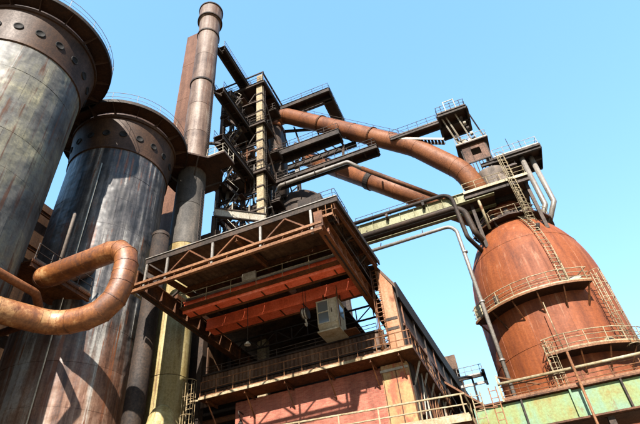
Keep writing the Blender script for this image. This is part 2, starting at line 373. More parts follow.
def stove(y, label, PLATE):
    c = (SX, y); t = thing('hot_blast_stove', label, 'stove', (SX, y, 0), 'hot blast stoves in a row')
    MB().lathe(c, [(SR - .03, 0), (SR - .03, 33)], 64).build('inner_shell', 'deck_rust', t)
    MB().ring(c, SR - .02, SR + .35, 0, 1.2, 48).build('footing', 'pillar_concrete', t)
    z0 = 32.5 - 12 * COURSE
    for i in range(12):
        for k in range(NPL):
            o = inst('shell_plate', PLATE, t, (SX, y, z0 + i * COURSE), (0, 0, k * _p + (i % 2) * _p * .5 + .13))
            o.scale = (1 + random.uniform(-.003, .003),) * 2 + (1,)
    co = MB().lathe(c, [(SR - .02, 32.45), (SR + .1, 32.5), (SR + .1, 32.75), (SR + .06, 32.8), (SR + .38, 35.8), (SR + .5, 35.8), (SR + .5, 36.1), (SR + .2, 36.1)], 72).build('collar', 'stove_collar', t, sharp=35)
    for k in range(20):
        a = 2 * math.pi * (k + .3) / 20; r = SR + .21
        inst('shaded_port', PORT, co, (SX + r * math.cos(a), y + r * math.sin(a), 34.05), (0, math.pi / 2 + .1, a))
    d = MB().lathe(c, [(SR + .2, 36.0), (SR, 37.2), (3.6, 38.6), (2.6, 39.9), (1.4, 40.6), (0, 40.8)], 48).build('dome', 'stove_collar', t)
    MB().tube([(SX, y, 40.6), (SX, y, 41.6)], .5, 16).build('dome_manhole', 'dark_steel', d)
    pl = MB().ring(c, SR + .25, 5.45, 36.6, 36.75, 72).build('platform', 'deck_rust', t)
    MB().ring(c, 5.42, 5.5, 36.5, 36.86, 72).build('edge_plate', 'dark_steel', pl)
    for k in range(16):
        a = 2 * math.pi * k / 16 + .1; inst('gusset', GUS, pl, (SX + (SR + .05) * math.cos(a), y + (SR + .05) * math.sin(a), 36.58), (0, 0, a))
    railing(pl, arc(c, 5.42, 36.75, 0, 2 * math.pi, 48)[:-1], 'pale_steel', 1.1, 2.0, .02, closed=True)
    # lagging pipe and cable run
    a = R_(-62); x, yy = SX + (SR + .16) * math.cos(a), y + (SR + .16) * math.sin(a)
    MB().tube([(x, yy, 1), (x, yy, 30.5)], .05, 6).build('drain_pipe', 'pale_steel', t)
    # manhole frames low on the shell
    return t
stove(12.2, 'streaked steel stove nearest the camera, cut off by the left edge', PLATE)
stove(22.7, 'streaked steel stove behind the bent orange main, left of the chimney', PLATE_DARK)

# inter-stove platform in the gap
t = thing('gap_walkway', 'small dark walkway in the gap between the two big stoves', 'walkway', (-23.2, 17.45, 0))
MB().box((-24.2, 15.2, 18.5), (-21.9, 19.7, 18.62)).build('deck', 'brown_steel', t)
for x in (-24.1, -22.0): MB().ibeam((x, 15.2, 18.3), (x, 19.7, 18.3), .35, .2, .03).build('beam', 'brown_steel', t)
railing(t, [(-21.95, 15.3, 18.62), (-21.95, 19.6, 18.62)], 'dark_rail', 1.1, 1.0, .03)
t = MB().tube(fillet([(-22.3, 17.2, 18.62), (-22.3, 17.2, 23.4), (-22.9, 17.6, 24.1)], .4), .11, 10).build('vent_pipe', 'neck_grey', origin=V((-22.3, 17.2, 18.62)))
tag(t, 'thin grey upright pipe between the stoves above the walkway', 'pipe')
# dark service building beyond the stoves, seen through the gap
t = thing('service_building', 'dark sheeted building glimpsed through the gap between the stoves', 'building', (-34, 22, 0))
for k in range(9):
    y0 = 4 + k * 4.2; MB().box((-35, y0 + .02, 0), (-34.8, y0 + 4.18, 33.5 + (k % 3) * .9)).build('wall_sheet', 'corrugated', t)
    MB().ibeam((-34.6, y0, 0), (-34.6, y0, 34), .35, .3, .04, V((0, 1, 0))).build('column', 'dark_steel', t)
for z in (8, 15, 22, 29, 33): MB().ibeam((-34.4, 4, z), (-34.4, 42, z), .4, .2, .03).build('girt', 'brown_steel', t)

# ================================================================== hot blast main (the bent orange pipe)
t = thing('hot_blast_main', 'thick orange-rusted hairpin pipe looping in front of the middle stove', 'pipe', (-20.5, 8, 0))
mainpts = fillet([H(-23.1, 20.2, 19.6), H(-21.75, 16.0, 16.0), H(-15.85, 16, 16.2), H(-16.0, 16, 12.25), H(-19.1, 15.5, 12.2), H(-20.4, 12.6, 12.2), H(-20.6, 1, 12.2)], [.45, 1.2, 1.75, 1.5, 2.6], 3)
MB().tube(mainpts, .59, 28).build('pipe', 'hot_main', t)
def flange(parent, p, d, r, w=.1, mat='rust_pipe', name='flange'):
    d = V(d).normalized(); return MB().tube([V(p) - d * w / 2, V(p) + d * w / 2], r, 28, smooth=False).build(name, mat, parent)
for i in range(1, len(mainpts) - 1): flange(t, mainpts[i], mainpts[i + 1] - mainpts[i - 1], .605, .045, 'hot_main', 'weld_seam')
for a, b, n in ((4, 5, 3), (8, 9, 2)):
    for k in range(1, n): flange(t, mainpts[a].lerp(mainpts[b], k / n), mainpts[b] - mainpts[a], .602, .04, 'hot_main', 'weld_seam')
for y in (9.5, 5):
    MB().box((-20.95, y - .2, 0), (-19.95, y + .2, 13.3)).build('support', 'dark_steel', t)
t = thing('cold_blast_pipe', 'thin rusty pipe running into the gap above the orange main', 'pipe', (-21.2, 8, 0))
pp = fillet([H(-20.75, 1, 14.3), H(-20.75, 15.2, 14.3), H(-22.5, 17.3, 14.3), H(-25.5, 17.4, 14.3)], .8)
MB().tube(pp, .22, 12).build('pipe', 'rust_pipe', t)
for y in (11.5, 6): MB().box((-20.9, y - .08, 14.7), (-20.6, y + .08, 15.9)).build('saddle', 'dark_steel', t)

# ================================================================== chimney
CHX, CHY, CHR = -22.06, 28.4, 1.36
t = thing('chimney', 'tall round banded steel chimney with a dark capped top', 'chimney', (CHX, CHY, 0))
zs = [0, 9, 16, 22.5, 27.6, 32.2, 36.7, 42.3, 47, 51.5, 57, 62.5, 66.2]
for i in range(len(zs) - 1):
    MB().lathe((CHX, CHY), [(CHR - .05, zs[i] + .01), (CHR, zs[i] + .03), (CHR, zs[i + 1] - .03), (CHR - .05, zs[i + 1] - .01)], 40).build('shell_course', 'yellow_plaster' if i < 4 else 'chimney_shade' if i < 6 else 'chimney_paint', t, sharp=30)  # dark middle courses carry cast shade in their colour
MB().lathe((CHX, CHY), [(CHR - .04, 0), (CHR - .04, 69.5)], 32).build('flue', 'dark_steel', t)
for z in (51.5, 62.5): MB().ring((CHX, CHY), CHR - .03, CHR + .12, z - .12, z + .14, 40).build('stiffening_band', 'dark_steel', t)
MB().lathe((CHX, CHY), [(CHR, 66.2), (CHR + .2, 66.3), (CHR + .2, 69.2), (CHR - .1, 69.3), (CHR - .1, 68)], 40).build('cap', 'chimney_paint', t, sharp=30)
for z in (66.4, 69.2): MB().ring((CHX, CHY), CHR + .1, CHR + .32, z - .12, z + .12, 40).build('cap_band', 'dark_steel', t)
pl = MB().ring((CHX, CHY), CHR + .02, 3.1, 36.75, 36.95, 8, R_(22.5), R_(382.5)).build('platform', 'deck_rust', t)
MB().box((-20.6, 27.0, 36.72), (-17.6, 28.9, 36.94)).build('landing', 'deck_rust', pl)
railing(pl, [(-19.6, 27.05, 36.95), (-17.65, 27.05, 36.95), (-17.65, 28.85, 36.95), (-19.3, 28.85, 36.95)], 'pale_steel', 1.1, .9, .035)
railing(pl, [p for p in arc((CHX, CHY), 3.0, 36.95, R_(-67.5), R_(-202.5), 3)], 'dark_rail', 1.1, 1.2, .03)
for z in (48, 30): ladder(t, (CHX + CHR + .25, CHY - .2, z - 10), (CHX + CHR + .25, CHY - .2, z + 4), (0, 1, 0), 'dark_rail', .45)
for k in range(4):
    a = R_(45 + 90 * k); MB().bar((CHX + 1.35 * math.cos(a), CHY + 1.35 * math.sin(a), 35.6), (CHX + 2.8 * math.cos(a), CHY + 2.8 * math.sin(a), 36.7), .12).build('bracket', 'dark_steel', pl)
# rectangular stack behind it
t = thing('rectangular_stack', 'flat-sided rusty brown stack standing behind the round chimney', 'stack', (-26.4, 32.4, 0))
for i in range(9):
    z0, z1 = i * 7.9, (i + 1) * 7.9
    MB().box((-27.9, 31, z0 + .015), (-25.0, 34, z1 - .015)).build('shaft_section', 'stack_rust', t)
for i in range(1, 9): MB().box((-27.92, 30.98, i * 7.9 - .05), (-24.98, 34.02, i * 7.9 + .05)).build('stiffener', 'stack_rust', t)
t = thing('shade_pipe', 'added dark upright pipe shading the pale chimney foot, by the middle stove', 'pipe', (-20.4, 23.4, 0))
MB().tube([(-20.4, 23.4, 0), (-20.4, 23.4, 25.2)], .62, 20).build('pipe', 'dark_steel', t)  # added pipe, set sunward so its shadow darkens the chimney's right half
MB().lathe((-20.4, 23.4), [(.66, 25.0), (.66, 25.25), (.4, 25.5), (0, 25.55)], 20).build('cap', 'dark_steel', t)
# pale domed tank below the runway
t = thing('domed_tank', 'small pale yellow dome-topped tank below the chimney', 'tank', (-18.75, 23.9, 0))
MB().lathe((-18.75, 23.9), [(.8, 0), (.8, 11.2)], 32).build('shell', 'yellow_plaster', t)
MB().lathe((-18.75, 23.9), [(.88, 11.0), (.88, 11.2), (.81, 11.25), (.74, 11.7), (.56, 12.05), (.3, 12.3), (0, 12.38)], 32).build('dome', 'yellow_plaster', t)

# ================================================================== cast house
WY = 29.6
t = ch = thing('cast_house', 'brick and steel cast house with open upper front and canopy', 'building', (-12.5, 36, 0))
MB().box((-17.2, WY, 0), (-6.75, WY + .4, 13.8)).build('brick_wall', 'brick', t)
pil = MB().box((-6.75, WY - .2, 0), (-5.05, WY + .5, 13.8)).build('corner_pillar', 'pillar_concrete', t)
for x in (-6.72, -5.86): MB().box((x, WY - .23, 0), (x + .06, WY - .202, 13.4)).build('joint_strip', 'brown_steel', pil)
MB().box((-6.8, WY - .3, 13.35), (-5.0, WY - .203, 13.5)).build('ledge', 'pale_steel', pil)
# left recess with horizontal beams
rec = MB().box((-25.0, WY + 1.6, 0), (-17.2, WY + 1.9, 16.3)).build('recess_wall', 'dark_steel', t)
for z in (8.2, 9.3, 10.3, 11.3, 12.3, 13.1): MB().ibeam((-20.4, WY + .6, z), (-17.2, WY + .6, z), .35, .2, .03).build('recess_beam', 'brown_steel', rec)
for k in range(5): MB().box((-25.2, 33.0, k * 6.6 + .02), (-21.6, 33.3, k * 6.6 + 6.58)).build('annex_sheet', 'corrugated', t)
MB().box((-20.5, WY - .1, 0), (-20.1, WY + .5, 20.6)).build('corner_post', 'dark_steel', t)
# balcony
bal = MB().box((-19.15, 28.05, 13.92), (-4.3, WY, 14.02)).build('balcony', 'brown_steel', t)
MB().bar((-19.15, 28.02, 14.0), (-4.25, 28.02, 14.0), .06, .17).build('edge_channel', 'cream_paint', bal)
MB().box((-5.05, WY, 13.92), (-4.3, 50, 14.02)).build('side_gallery_deck', 'brown_steel', bal)
MB().bar((-4.27, 28.05, 14.0), (-4.27, 50, 14.0), .06, .26).build('edge_channel', 'brown_steel', bal)
for x in [-18.6 + 2.9 * k for k in range(5)] + [-5.2]:
    MB().bar((x, 28.15, 13.9), (x, WY, 12.5), .06, .08).build('bracket', 'brown_steel', bal)
    MB().ibeam((x, 28.1, 13.8), (x, WY, 13.8), .2, .12, .02).build('joist', 'brown_steel', bal)
for y in [30.2 + 2.2 * k for k in range(9)]: MB().bar((-4.35, y, 13.9), (-5.05, y + .0, 12.3), .1).build('bracket', 'pale_steel', bal)
railing(bal, [(-19.1, 28.08, 14.03), (-4.3, 28.08, 14.03), (-4.3, 49.9, 14.03)], 'rust_rail', 1.1, 1.25, .03)
# parapet of corrugated sheets
for i in range(9):
    x0 = -20.1 + i * 1.55; mb = MB(); n = 10; w = 1.53
    pr = [(x0 + w * k / n, WY + .1 + (.035 if k % 2 else 0)) for k in range(n + 1)]
    vs = [(x, y, z) for z in (14.05, 16.3) for x, y in pr] ; fs = [(k, k + 1, n + 2 + k, n + 1 + k) for k in range(n)]
    mb.add(vs, fs); mb.build('parapet_sheet', 'corrugated', t)
MB().bar((-20.2, WY + .1, 16.36), (-6.3, WY + .1, 16.36), .18, .14).build('parapet_cap', 'dark_steel', t)
MB().bar((-20.2, WY + .02, 15.2), (-6.3, WY + .02, 15.2), .1, .12).build('parapet_rail', 'dark_steel', t)
railing(t, [(-20, WY + .12, 16.4), (-6.6, WY + .12, 16.4)], 'dark_rail', .55, 1.5, .025, toe=0, name='parapet_railing')
# interior
MB().box((-21, 30.1, 13.6), (-5.05, 56, 13.8)).build('casting_floor', 'dark_steel', t)
MB().box((-21, 55.7, 13.8), (-4.0, 56, 24)).build('rear_wall', 'corrugated', t)
MB().box((-21.2, 31.6, 0), (-21.0, 56, 20.2)).build('left_wall', 'corrugated', t)
for y in (34, 40, 46, 52):
    for x in (-20.3, -6.2): MB().ibeam((x, y, 13.8), (x, y, 20.3), .5, .35, .04, V((0, 1, 0))).build('column', 'dark_steel', t)
    tr = MB(); batten_beam(tr, (-20.3, y, 20.2), (-6.2, y, 20.2), 1.1, .15, 10); tr.build('roof_truss', 'dark_steel', t)
# main roof in sheets; one bay is missing and lets the sky in
def roof_z(x): return 21.1 + (1.3 if True else 0) * (1 - abs(x + 13) / 8)
for (y0, y1) in ((29.5, 33.2), (33.2, 38.5), (38.5, 44), (44, 50), (50, 56.2)):
    for (x0, x1) in ((-21.4, -17.2), (-17.2, -13), (-13, -10.2), (-10.2, -6.0)):
        if y0 in (33.2, 38.5) and x0 == -10.2: continue
        z0, z1 = roof_z(x0), roof_z(x1)
        MB().add([(x0, y0, z0), (x1, y0, z1), (x1, y1 - .03, z1), (x0, y1 - .03, z0), (x0, y0, z0 + .08), (x1, y0, z1 + .08), (x1, y1 - .03, z1 + .08), (x0, y1 - .03, z0 + .08)],
                 [(0, 3, 2, 1), (4, 5, 6, 7), (0, 1, 5, 4), (1, 2, 6, 5), (2, 3, 7, 6), (3, 0, 4, 7)]).build('roof_sheet', 'corrugated', t)
# right gable panel with its sloped top
def prism_y(pts, y0, y1):
    n = len(pts); vs = [(x, y0, z) for x, z in pts] + [(x, y1, z) for x, z in pts]
    return MB().add(vs, [tuple(range(n)), tuple(reversed(range(n, 2 * n)))] + [(k, (k + 1) % n, n + (k + 1) % n, n + k) for k in range(n)])
gp = prism_y([(-5.98, 14.05), (-5.0, 14.05), (-5.0, 19.35), (-6.0, 21.25)], WY, WY + .35).build('gable_panel', 'salmon_panel', t)
for z in (16.1, 16.8): MB().box((-5.95, WY - .03, z), (-5.05, WY - .003, z + .2)).build('panel_slot', 'dark_steel', gp)
ladder(gp, (-6.15, WY - .12, 14.05), (-6.05, WY - .12, 21.0), (1, 0, 0), 'rust_rail', .5, r=.035)
ladder(gp, (-6.35, WY - .5, 14.05), (-6.2, WY - .5, 20.6), (0, 1, 0), 'brown_steel', .6, 1.2, r=.03, name='side_hoops')
# right flank: cladding, eave, gallery posts and lattice
def flank(y): return -4.95 + (y - 29.6) * .038
sd = MB()
sd.add([(flank(30), 30, 0), (flank(56), 56, 0), (flank(56), 56, 19.3), (flank(30), 30, 19.3), (flank(30) - .15, 30, 0), (flank(56) - .15, 56, 0), (flank(56) - .15, 56, 19.3), (flank(30) - .15, 30, 19.3)],
       [(0, 1, 2, 3), (7, 6, 5, 4), (0, 4, 5, 1), (1, 5, 6, 2), (2, 6, 7, 3), (3, 7, 4, 0)])
sdo = sd.build('flank_wall', 'dark_steel', t)
ea = MB(); ea.add([(flank(29.6) + .15, 29.62, 19.1), (flank(56.5) + .15, 56.5, 19.1), (-6, 56.5, 21.3), (-6, 29.62, 21.3), (flank(29.6) + .15, 29.62, 19.5), (flank(56.5) + .15, 56.5, 19.5), (-6, 56.5, 21.55), (-6, 29.62, 21.55)],
       [(0, 3, 2, 1), (4, 5, 6, 7), (0, 1, 5, 4), (1, 2, 6, 5), (2, 3, 7, 6), (3, 0, 4, 7)]); ea.build('eave_roof', 'corrugated', t)
MB().bar((flank(29.6) + .2, 29.62, 18.95), (flank(56.5) + .2, 56.5, 18.95), .12, 1.2).build('eave_fascia', 'near_black', t)
for y in (36.2, 43.0): MB().box((flank(y) + .02, y, 14.1), (flank(y + 2.2) + .1, y + 2.2, 17.2)).build('flank_panel', 'corrugated', sdo)
random.seed(5)
for k in range(14):
    y = 30.4 + 1.55 * k + random.uniform(-.2, .2); x = flank(y) + .12
    MB().bar((x, y, 14.1), (x, y, 18.4), .09, .09, V((0, 1, 0))).build('flank_post', 'dark_steel' if k % 3 else 'brown_steel', sdo) if k % 2 == 0 else None
    MB().bar((x, y + .3, 9.5), (x, y + .3, 13.9), .09, .09, V((0, 1, 0))).build('flank_post', 'pale_steel' if k % 4 == 1 else 'brown_steel', sdo)  # upper posts dark, lower ones paler: light falling low is put into the colour
    if k % 2 == 0:
        MB().bar((x + .05, y, 10.2), (flank(y + 1.55) + .17, y + 1.55, 13.6), .06).build('flank_brace', 'pale_steel' if k % 4 == 0 else 'rust_rail', sdo)
    else:
        MB().bar((x + .05, y, 13.6), (flank(y + 1.55) + .17, y + 1.55, 10.2), .06).build('flank_brace', 'rust_rail', sdo)
for z in (10.8, 16.6): MB().bar((flank(30.2) + .1, 30.2, z), (flank(52) + .1, 52, z), .12, .18).build('flank_rail', 'brown_steel', sdo)
# canopy
can = None
cy0, cz0, cy1, cz1 = 20.4, 20.3, 29.5, 21.4
def cz(y): return cz0 + (cz1 - cz0) * (y - cy0) / (cy1 - cy0)
nsh = 8
for i in range(nsh):
    x0 = -18.5 + i * (12.9 / nsh); x1 = x0 + 12.9 / nsh - .02; mb = MB(); n = 8
    pr = [(x0 + (x1 - x0) * k / n, .04 if k % 2 else 0.) for k in range(n + 1)]
    vs = []
    for dz in (0, .05):
        for y in (cy0, cy1): vs += [(x, y, cz(y) + d + dz) for x, d in pr]
    m_ = n + 1; fs = []
    for k in range(n): fs += [(k, m_ + k, m_ + k + 1, k + 1), (2 * m_ + k, 2 * m_ + k + 1, 3 * m_ + k + 1, 3 * m_ + k), (k, k + 1, 2 * m_ + k + 1, 2 * m_ + k), (m_ + k, 3 * m_ + k, 3 * m_ + k + 1, m_ + k + 1)]
    mb.add(vs, fs)
    s_ = mb.build('canopy_sheet', 'corrugated', can or t)
fr = MB().bar((-18.6, cy0 - .06, cz0 + .0), (-5.5, cy0 - .06, cz0 + .0), .1, .34).build('canopy_fascia', 'dark_steel', t)
MB().bar((-18.6, cy0 - .1, cz0 + .2), (-5.5, cy0 - .1, cz0 + .2), .16, .05).build('fascia_flashing', 'grey_pipe', fr)
MB().bar((-5.55, cy0, cz0 - .03), (-5.55, cy1, cz1 - .03), .1, .34).build('canopy_fascia', 'dark_steel', t)
for y in (22.5, 24.8, 27.0): MB().ibeam((-18.6, y, cz(y) - .18), (-5.6, y, cz(y) - .18), .3, .18, .03).build('purlin', 'brown_steel', t)
for x in (-18.5, -12.1, -5.75): MB().ibeam((x, cy0, cz(cy0) - .4), (x, cy1, cz(cy1) - .4), .4, .2, .03).build('rafter', 'brown_steel', t)
# front lattice gallery between canopy and runway ends
lat = MB()
lat.bar((-19.5, 20.3, 18.75), (-6.55, 20.3, 18.95), .16, .16); latt = lat.build('lattice_girder', 'rust_rail', t)
MB().bar((-19.4, 20.35, 18.35), (-6.6, 20.35, 18.55), .2, .2).build('lower_chord', 'rust_rail', latt)
for i, x in enumerate([-18.5, -16.95, -13.7, -10.45, -7.2]):
    MB().bar((x, 20.36, 18.4), (x, 20.36, 20.2), .14, .1, V((0, 1, 0))).build('upright', 'grey_pipe', latt)
for i, x in enumerate([-16.95, -13.7, -10.45]):
    MB().bar((x + .15, 20.32, 18.8), (x + 1.62, 20.32, 20.05), .09).build('diagonal', 'brown_steel', latt)
    MB().bar((x + 3.1, 20.32, 18.8), (x + 1.64, 20.32, 20.05), .09).build('diagonal', 'brown_steel', latt)
for i in range(11): 
    x = -18.8 + i * 1.2; MB().bar((x, 20.34, 18.4), (x + .25, 20.3, 18.8), .05).build('tie', 'brown_steel', latt)
railing(latt, [(-19.5, 21.4, 18.4), (-19.5, 20.3, 18.4)], 'rail_paint', 1.1, .5, .03)
railing(latt, [(-6.75, 20.35, 19.3), (-5.9, 20.35, 19.3), (-5.9, 21.4, 19.3)], 'rust_rail', .9, .45, .03)
# runway beams
for x, mt, y1 in ((-19.3, 'brown_steel', 40), (-6.75, 'rust_pipe', 40)):
    rb = MB().ibeam((x, 20.35, 19.25), (x, y1, 19.25), 1.1, .5, .06); ro = rb.build('runway_beam', mt, t)
    MB().box((x - .26, 20.27, 18.69), (x + .26, 20.345, 19.81)).build('end_plate', 'brown_steel', ro)
    for k in range(12): MB().box((x + .035, 21.4 + k * 1.5, 18.77), (x + .23, 21.43 + k * 1.5, 19.73)).build('stiffener', mt, ro)
    MB().bar((x, 20.5, 19.86), (x, y1, 19.86), .1, .11).build('crane_rail', 'dark_steel', ro)
    MB().bar((x + (.1), 28.8, 18.6), (x, 21.2, 18.68), .08).build('conduit', 'dark_steel', ro)
for x in (-19.3, -6.75):
    for y in (21.5, 24.0, 27.0): MB().bar((x, y, 19.8), (x + (.8 if x < -10 else .9), y, cz(y) - .5), .14).build('runway_hanger', 'dark_steel', t)
railing(t, [(-6.3, 20.6, 19.85), (-6.3, 29.3, 19.85)], 'dark_rail', .95, 1.5, .03, name='runway_railing')

# ================================================================== overhead crane
t = thing('overhead_crane', 'red overhead travelling crane bridge under the canopy', 'crane', (-13, 26.5, 19.0))
for (y0, y1) in ((25.0, 26.0), (27.9, 29.2)):
    gb = MB().box((-18.9, y0, 19.05), (-7.1, y1, 19.12)).build('girder_soffit', 'red_paint', t)
    MB().box((-18.9, y0 + .1, 19.12), (-7.1, y0 + .16, 19.75)).build('girder_web', 'red_paint', t)
    MB().box((-18.9, y1 - .16, 19.12), (-7.1, y1 - .1, 19.75)).build('girder_web', 'red_paint', t)
    MB().box((-18.9, y0, 19.75), (-7.1, y1, 19.81)).build('girder_top', 'red_paint', t)
    for k in range(7):
        x = -18.2 + k * 1.75
        MB().bar((x, y0 + .08, 19.02), (x, y1 - .05, 19.02), .07, .07).build('soffit_rib', 'brown_steel', gb)
    MB().bar((-18.9, y0 + .05, 18.98), (-7.1, y0 + .05, 18.98), .09, .12).build('edge_angle', 'red_paint', gb)
    MB().bar((-18.9, y1 - .05, 18.98), (-7.1, y1 - .05, 18.98), .09, .12).build('edge_angle', 'brown_steel', gb)
MB().tube([(-18.5, 24.75, 19.75), (-7.3, 24.75, 19.75)], .12, 8).build('drive_shaft', 'grey_pipe', t)
for x in (-19.15, -6.9): MB().box((x - .13, 24.4, 19.9), (x + .13, 29.6, 20.25)).build('end_truck', 'brown_steel', t)
for x in (-19.3, -6.75):
    for y in (24.9, 29.1): MB().tube([(x - .06, y, 20.13), (x + .06, y, 20.13)], .22, 16, smooth=False).build('wheel', 'dark_steel', t)
MB().box((-18.9, 24.5, 19.1), (-7.1, 24.98, 19.14)).build('walkway', 'brown_steel', t)
railing(t, [(-18.7, 24.52, 19.15), (-7.2, 24.52, 19.15)], 'rail_paint', 1.0, 1.9, .025, toe=0)
MB().box((-13.9, 24.32, 19.6), (-12.9, 24.5, 20.15)).build('control_cabinet', 'pale_steel', t)
MB().box((-12.0, 26.1, 19.82), (-9.6, 27.85, 20.3)).build('trolley', 'dark_steel', t)
MB().tube([(-11.6, 26.5, 19.9), (-11.6, 27.6, 19.9)], .28, 14).build('rope_drum', 'grey_pipe', t)
# operator cab
cabp = MB()
cx0, cx1, cyA, cyB, z0, z1 = -9.75, -8.35, 26.9, 28.5, 15.95, 18.05
prof = [(cyA + .3, z0), (cyB, z0), (cyB, z1), (cyA, z1), (cyA, z0 + .4)]
n = 5; vs = [(x, y, z) for x in (cx0, cx1) for y, z in prof]
cabp.add(vs, [tuple(range(n)), tuple(reversed(range(n, 2 * n)))] + [(k, (k + 1) % n, n + (k + 1) % n, n + k) for k in range(n)])
cab = cabp.build('cab', 'cab_paint', t)
for x in (cx0 + .2, cx1 - .2):
    for y in (27.95, 28.5): MB().bar((x, y, z1), (x, y, 19.1), .1).build('cab_hanger', 'brown_steel', t)
# sloped front windows and side door window
def pane(a, b, c, d, off): 
    nrm = (V(b) - V(a)).cross(V(d) - V(a)).normalized() * off; return MB().add([V(p) + nrm for p in (a, b, c, d)] + [V(p) + nrm * .2 for p in (a, b, c, d)], [(0, 1, 2, 3), (0, 4, 5, 1), (1, 5, 6, 2), (2, 6, 7, 3), (3, 7, 4, 0)])
xa, xb = cx0 + .1, cx0 + .8
for za, zb in ((z0 + .5, z0 + 1.2), (z0 + 1.3, z0 + 2.02)):
    MB().box((xa, cyA - .012, za), (xb, cyA - .002, zb)).build('window_pane', 'dirty_glass', cab)
for x in (xa - .04, xb + .04): MB().box((x - .04, cyA - .05, z0 + .42), (x + .04, cyA - .003, z0 + 2.1)).build('window_frame', 'cab_paint', cab)
for z in (z0 + .46, z0 + 1.25, z0 + 2.06): MB().box((xa, cyA - .045, z - .04), (xb, cyA - .003, z + .04)).build('window_frame', 'cab_paint', cab)
MB().box((cx1 + .002, cyA + .5, z0 + 1.0), (cx1 + .02, cyB - .3, z1 - .3)).build('window_pane', 'dirty_glass', cab)
MB().box((xb + .16, cyA - .02, z0 + .45), (cx1 - .06, cyA - .003, z1 - .15)).build('door_panel', 'cab_paint', cab)
MB().box((xb + .22, cyA - .06, z0 + 1.1), (xb + .26, cyA - .02, z0 + 1.4)).build('door_handle', 'dark_steel', cab)
MB().bar((cx1 + .1, cyA + .1, z0), (cx1 + .1, cyA + .1, z1 + .9), .05).build('grab_rail', 'brown_steel', cab)
MB().box((cx0 - .06, cyA - .02, z0 - .1), (cx1 + .06, cyB + .06, z0)).build('floor_plate', 'cab_paint', cab)
MB().box((cx0 - .06, cyA + .1, z1), (cx1 + .06, cyB + .06, z1 + .08)).build('cab_roof', 'cab_paint', cab)
MB().box((cx1 + .05, cyA + .7, z0 - .05), (cx1 + .9, cyB, z0 + .02)).build('step_platform', 'brown_steel', cab)
# hook block hanging from the trolley
t = thing('hook_block', 'striped hook block hanging left of the crane cab', 'hook', (-10.55, 26.9, 17.2))
MB().tube([(-10.72, 26.9, 17.45), (-10.38, 26.9, 17.45)], .36, 20, smooth=False).build('sheave', 'pale_steel', t)
for x in (-10.72, -10.55, -10.38): MB().tube([(x - .03, 26.9, 17.45), (x + .03, 26.9, 17.45)], .4, 20, smooth=False).build('cheek_plate', 'dark_steel', t)
MB().tube([(-10.55, 26.9, 17.15), (-10.55, 26.9, 16.9)] + [(-10.55, 26.9 + .17 * math.sin(a), 16.75 + .17 * math.cos(a)) for a in [R_(20 + 26 * k) for k in range(10)]], .055, 8).build('hook', 'pale_steel', t)
for x in (-10.64, -10.46): MB().tube([(x, 26.9, 17.75), (x, 26.9, 19.75)], .02, 6).build('rope', 'dark_steel', t)

# ================================================================== in front: caged ladder, service platform
t = thing('caged_ladder', 'cream caged ladder standing left of the brick wall', 'ladder', (-19.7, 27.7, 0))
ladder(t, (-19.7, 27.85, 0), (-19.7, 27.85, 15.25), (1, 0, 0), 'cream_paint', .5, cage=True, out=(0, -1, 0), r=.035)
MB().bar((-19.7, 27.85, 13.9), (-19.15, 28.0, 13.9), .1).build('tie_bar', 'cream_paint', t)
t = thing('service_platform', 'long low platform with cream railing in front of the brick wall', 'platform', (-9, 27, 0))
MB().add([(-17, 24.1, 8.85), (-1.9, 26.1, 8.85), (-1.9, 28.2, 8.85), (-17, 28.2, 8.85), (-17, 24.1, 8.98), (-1.9, 26.1, 8.98), (-1.9, 28.2, 8.98), (-17, 28.2, 8.98)], [(0, 3, 2, 1), (4, 5, 6, 7), (0, 1, 5, 4), (1, 2, 6, 5), (2, 3, 7, 6), (3, 0, 4, 7)]).build('deck', 'brown_steel', t)
MB().bar((-17, 24.07, 8.88), (-1.9, 26.07, 8.88), .05, .3).build('edge_channel', 'cream_paint', t)
railing(t, [(-17.0, 24.13, 8.98), (-1.95, 26.13, 8.98), (-1.95, 28.1, 8.98)], 'cream_paint', 1.1, 2.05, .045)
for x in (-16.5, -11.7, -6.9, -2.1):
    for y in (26.3, 28): MB().ibeam((x, y, 0), (x, y, 8.85), .22, .22, .03, V((0, 1, 0))).build('leg', 'brown_steel', t)
# looped vent at the left foot of the wall
t = thing('loop_pipe', 'small curved swan-neck pipe at the left foot of the brick wall', 'pipe', (-18.2, 28.6, 0))
MB().tube([(-18.55, 28.6, 0), (-18.55, 28.6, 11.6)] + [(-18.1 - .45 * math.cos(a), 28.6, 11.6 + .45 * math.sin(a)) for a in [math.pi * k / 10 for k in range(1, 11)]] + [(-17.65, 28.6, 10.8)], .07, 8).build('pipe', 'pale_steel', t)
t = thing('wall_lamp', 'dark hooded lamp fixed to the left end of the brick wall', 'lamp', (-16.3, WY, 12.3))
MB().tube(fillet([(-16.6, WY, 12.9), (-16.6, 28.9, 13.0), (-16.3, 28.75, 12.2)], .2), .04, 6).build('arm', 'dark_steel', t)
MB().lathe((-16.3, 28.75), [(.06, 12.25), (.1, 12.2), (.22, 11.95), (.2, 11.95), (.0, 12.1)], 16).build('lamp_shade', 'dark_steel', t)

t = thing('floodlight', 'small pale lamp hanging under the crane girders left of the hook', 'lamp', (-14.9, 27.0, 16.4))
MB().lathe((-14.9, 27.0), [(.06, 16.65), (.1, 16.62), (.22, 16.45), (.22, 16.4), (.19, 16.4), (.06, 16.55)], 18).build('lamp_shade', 'pale_steel', t)
MB().tube([(-14.9, 27.0, 16.6), (-14.9, 27.0, 20.4)], .03, 6).build('stem', 'dark_steel', t)

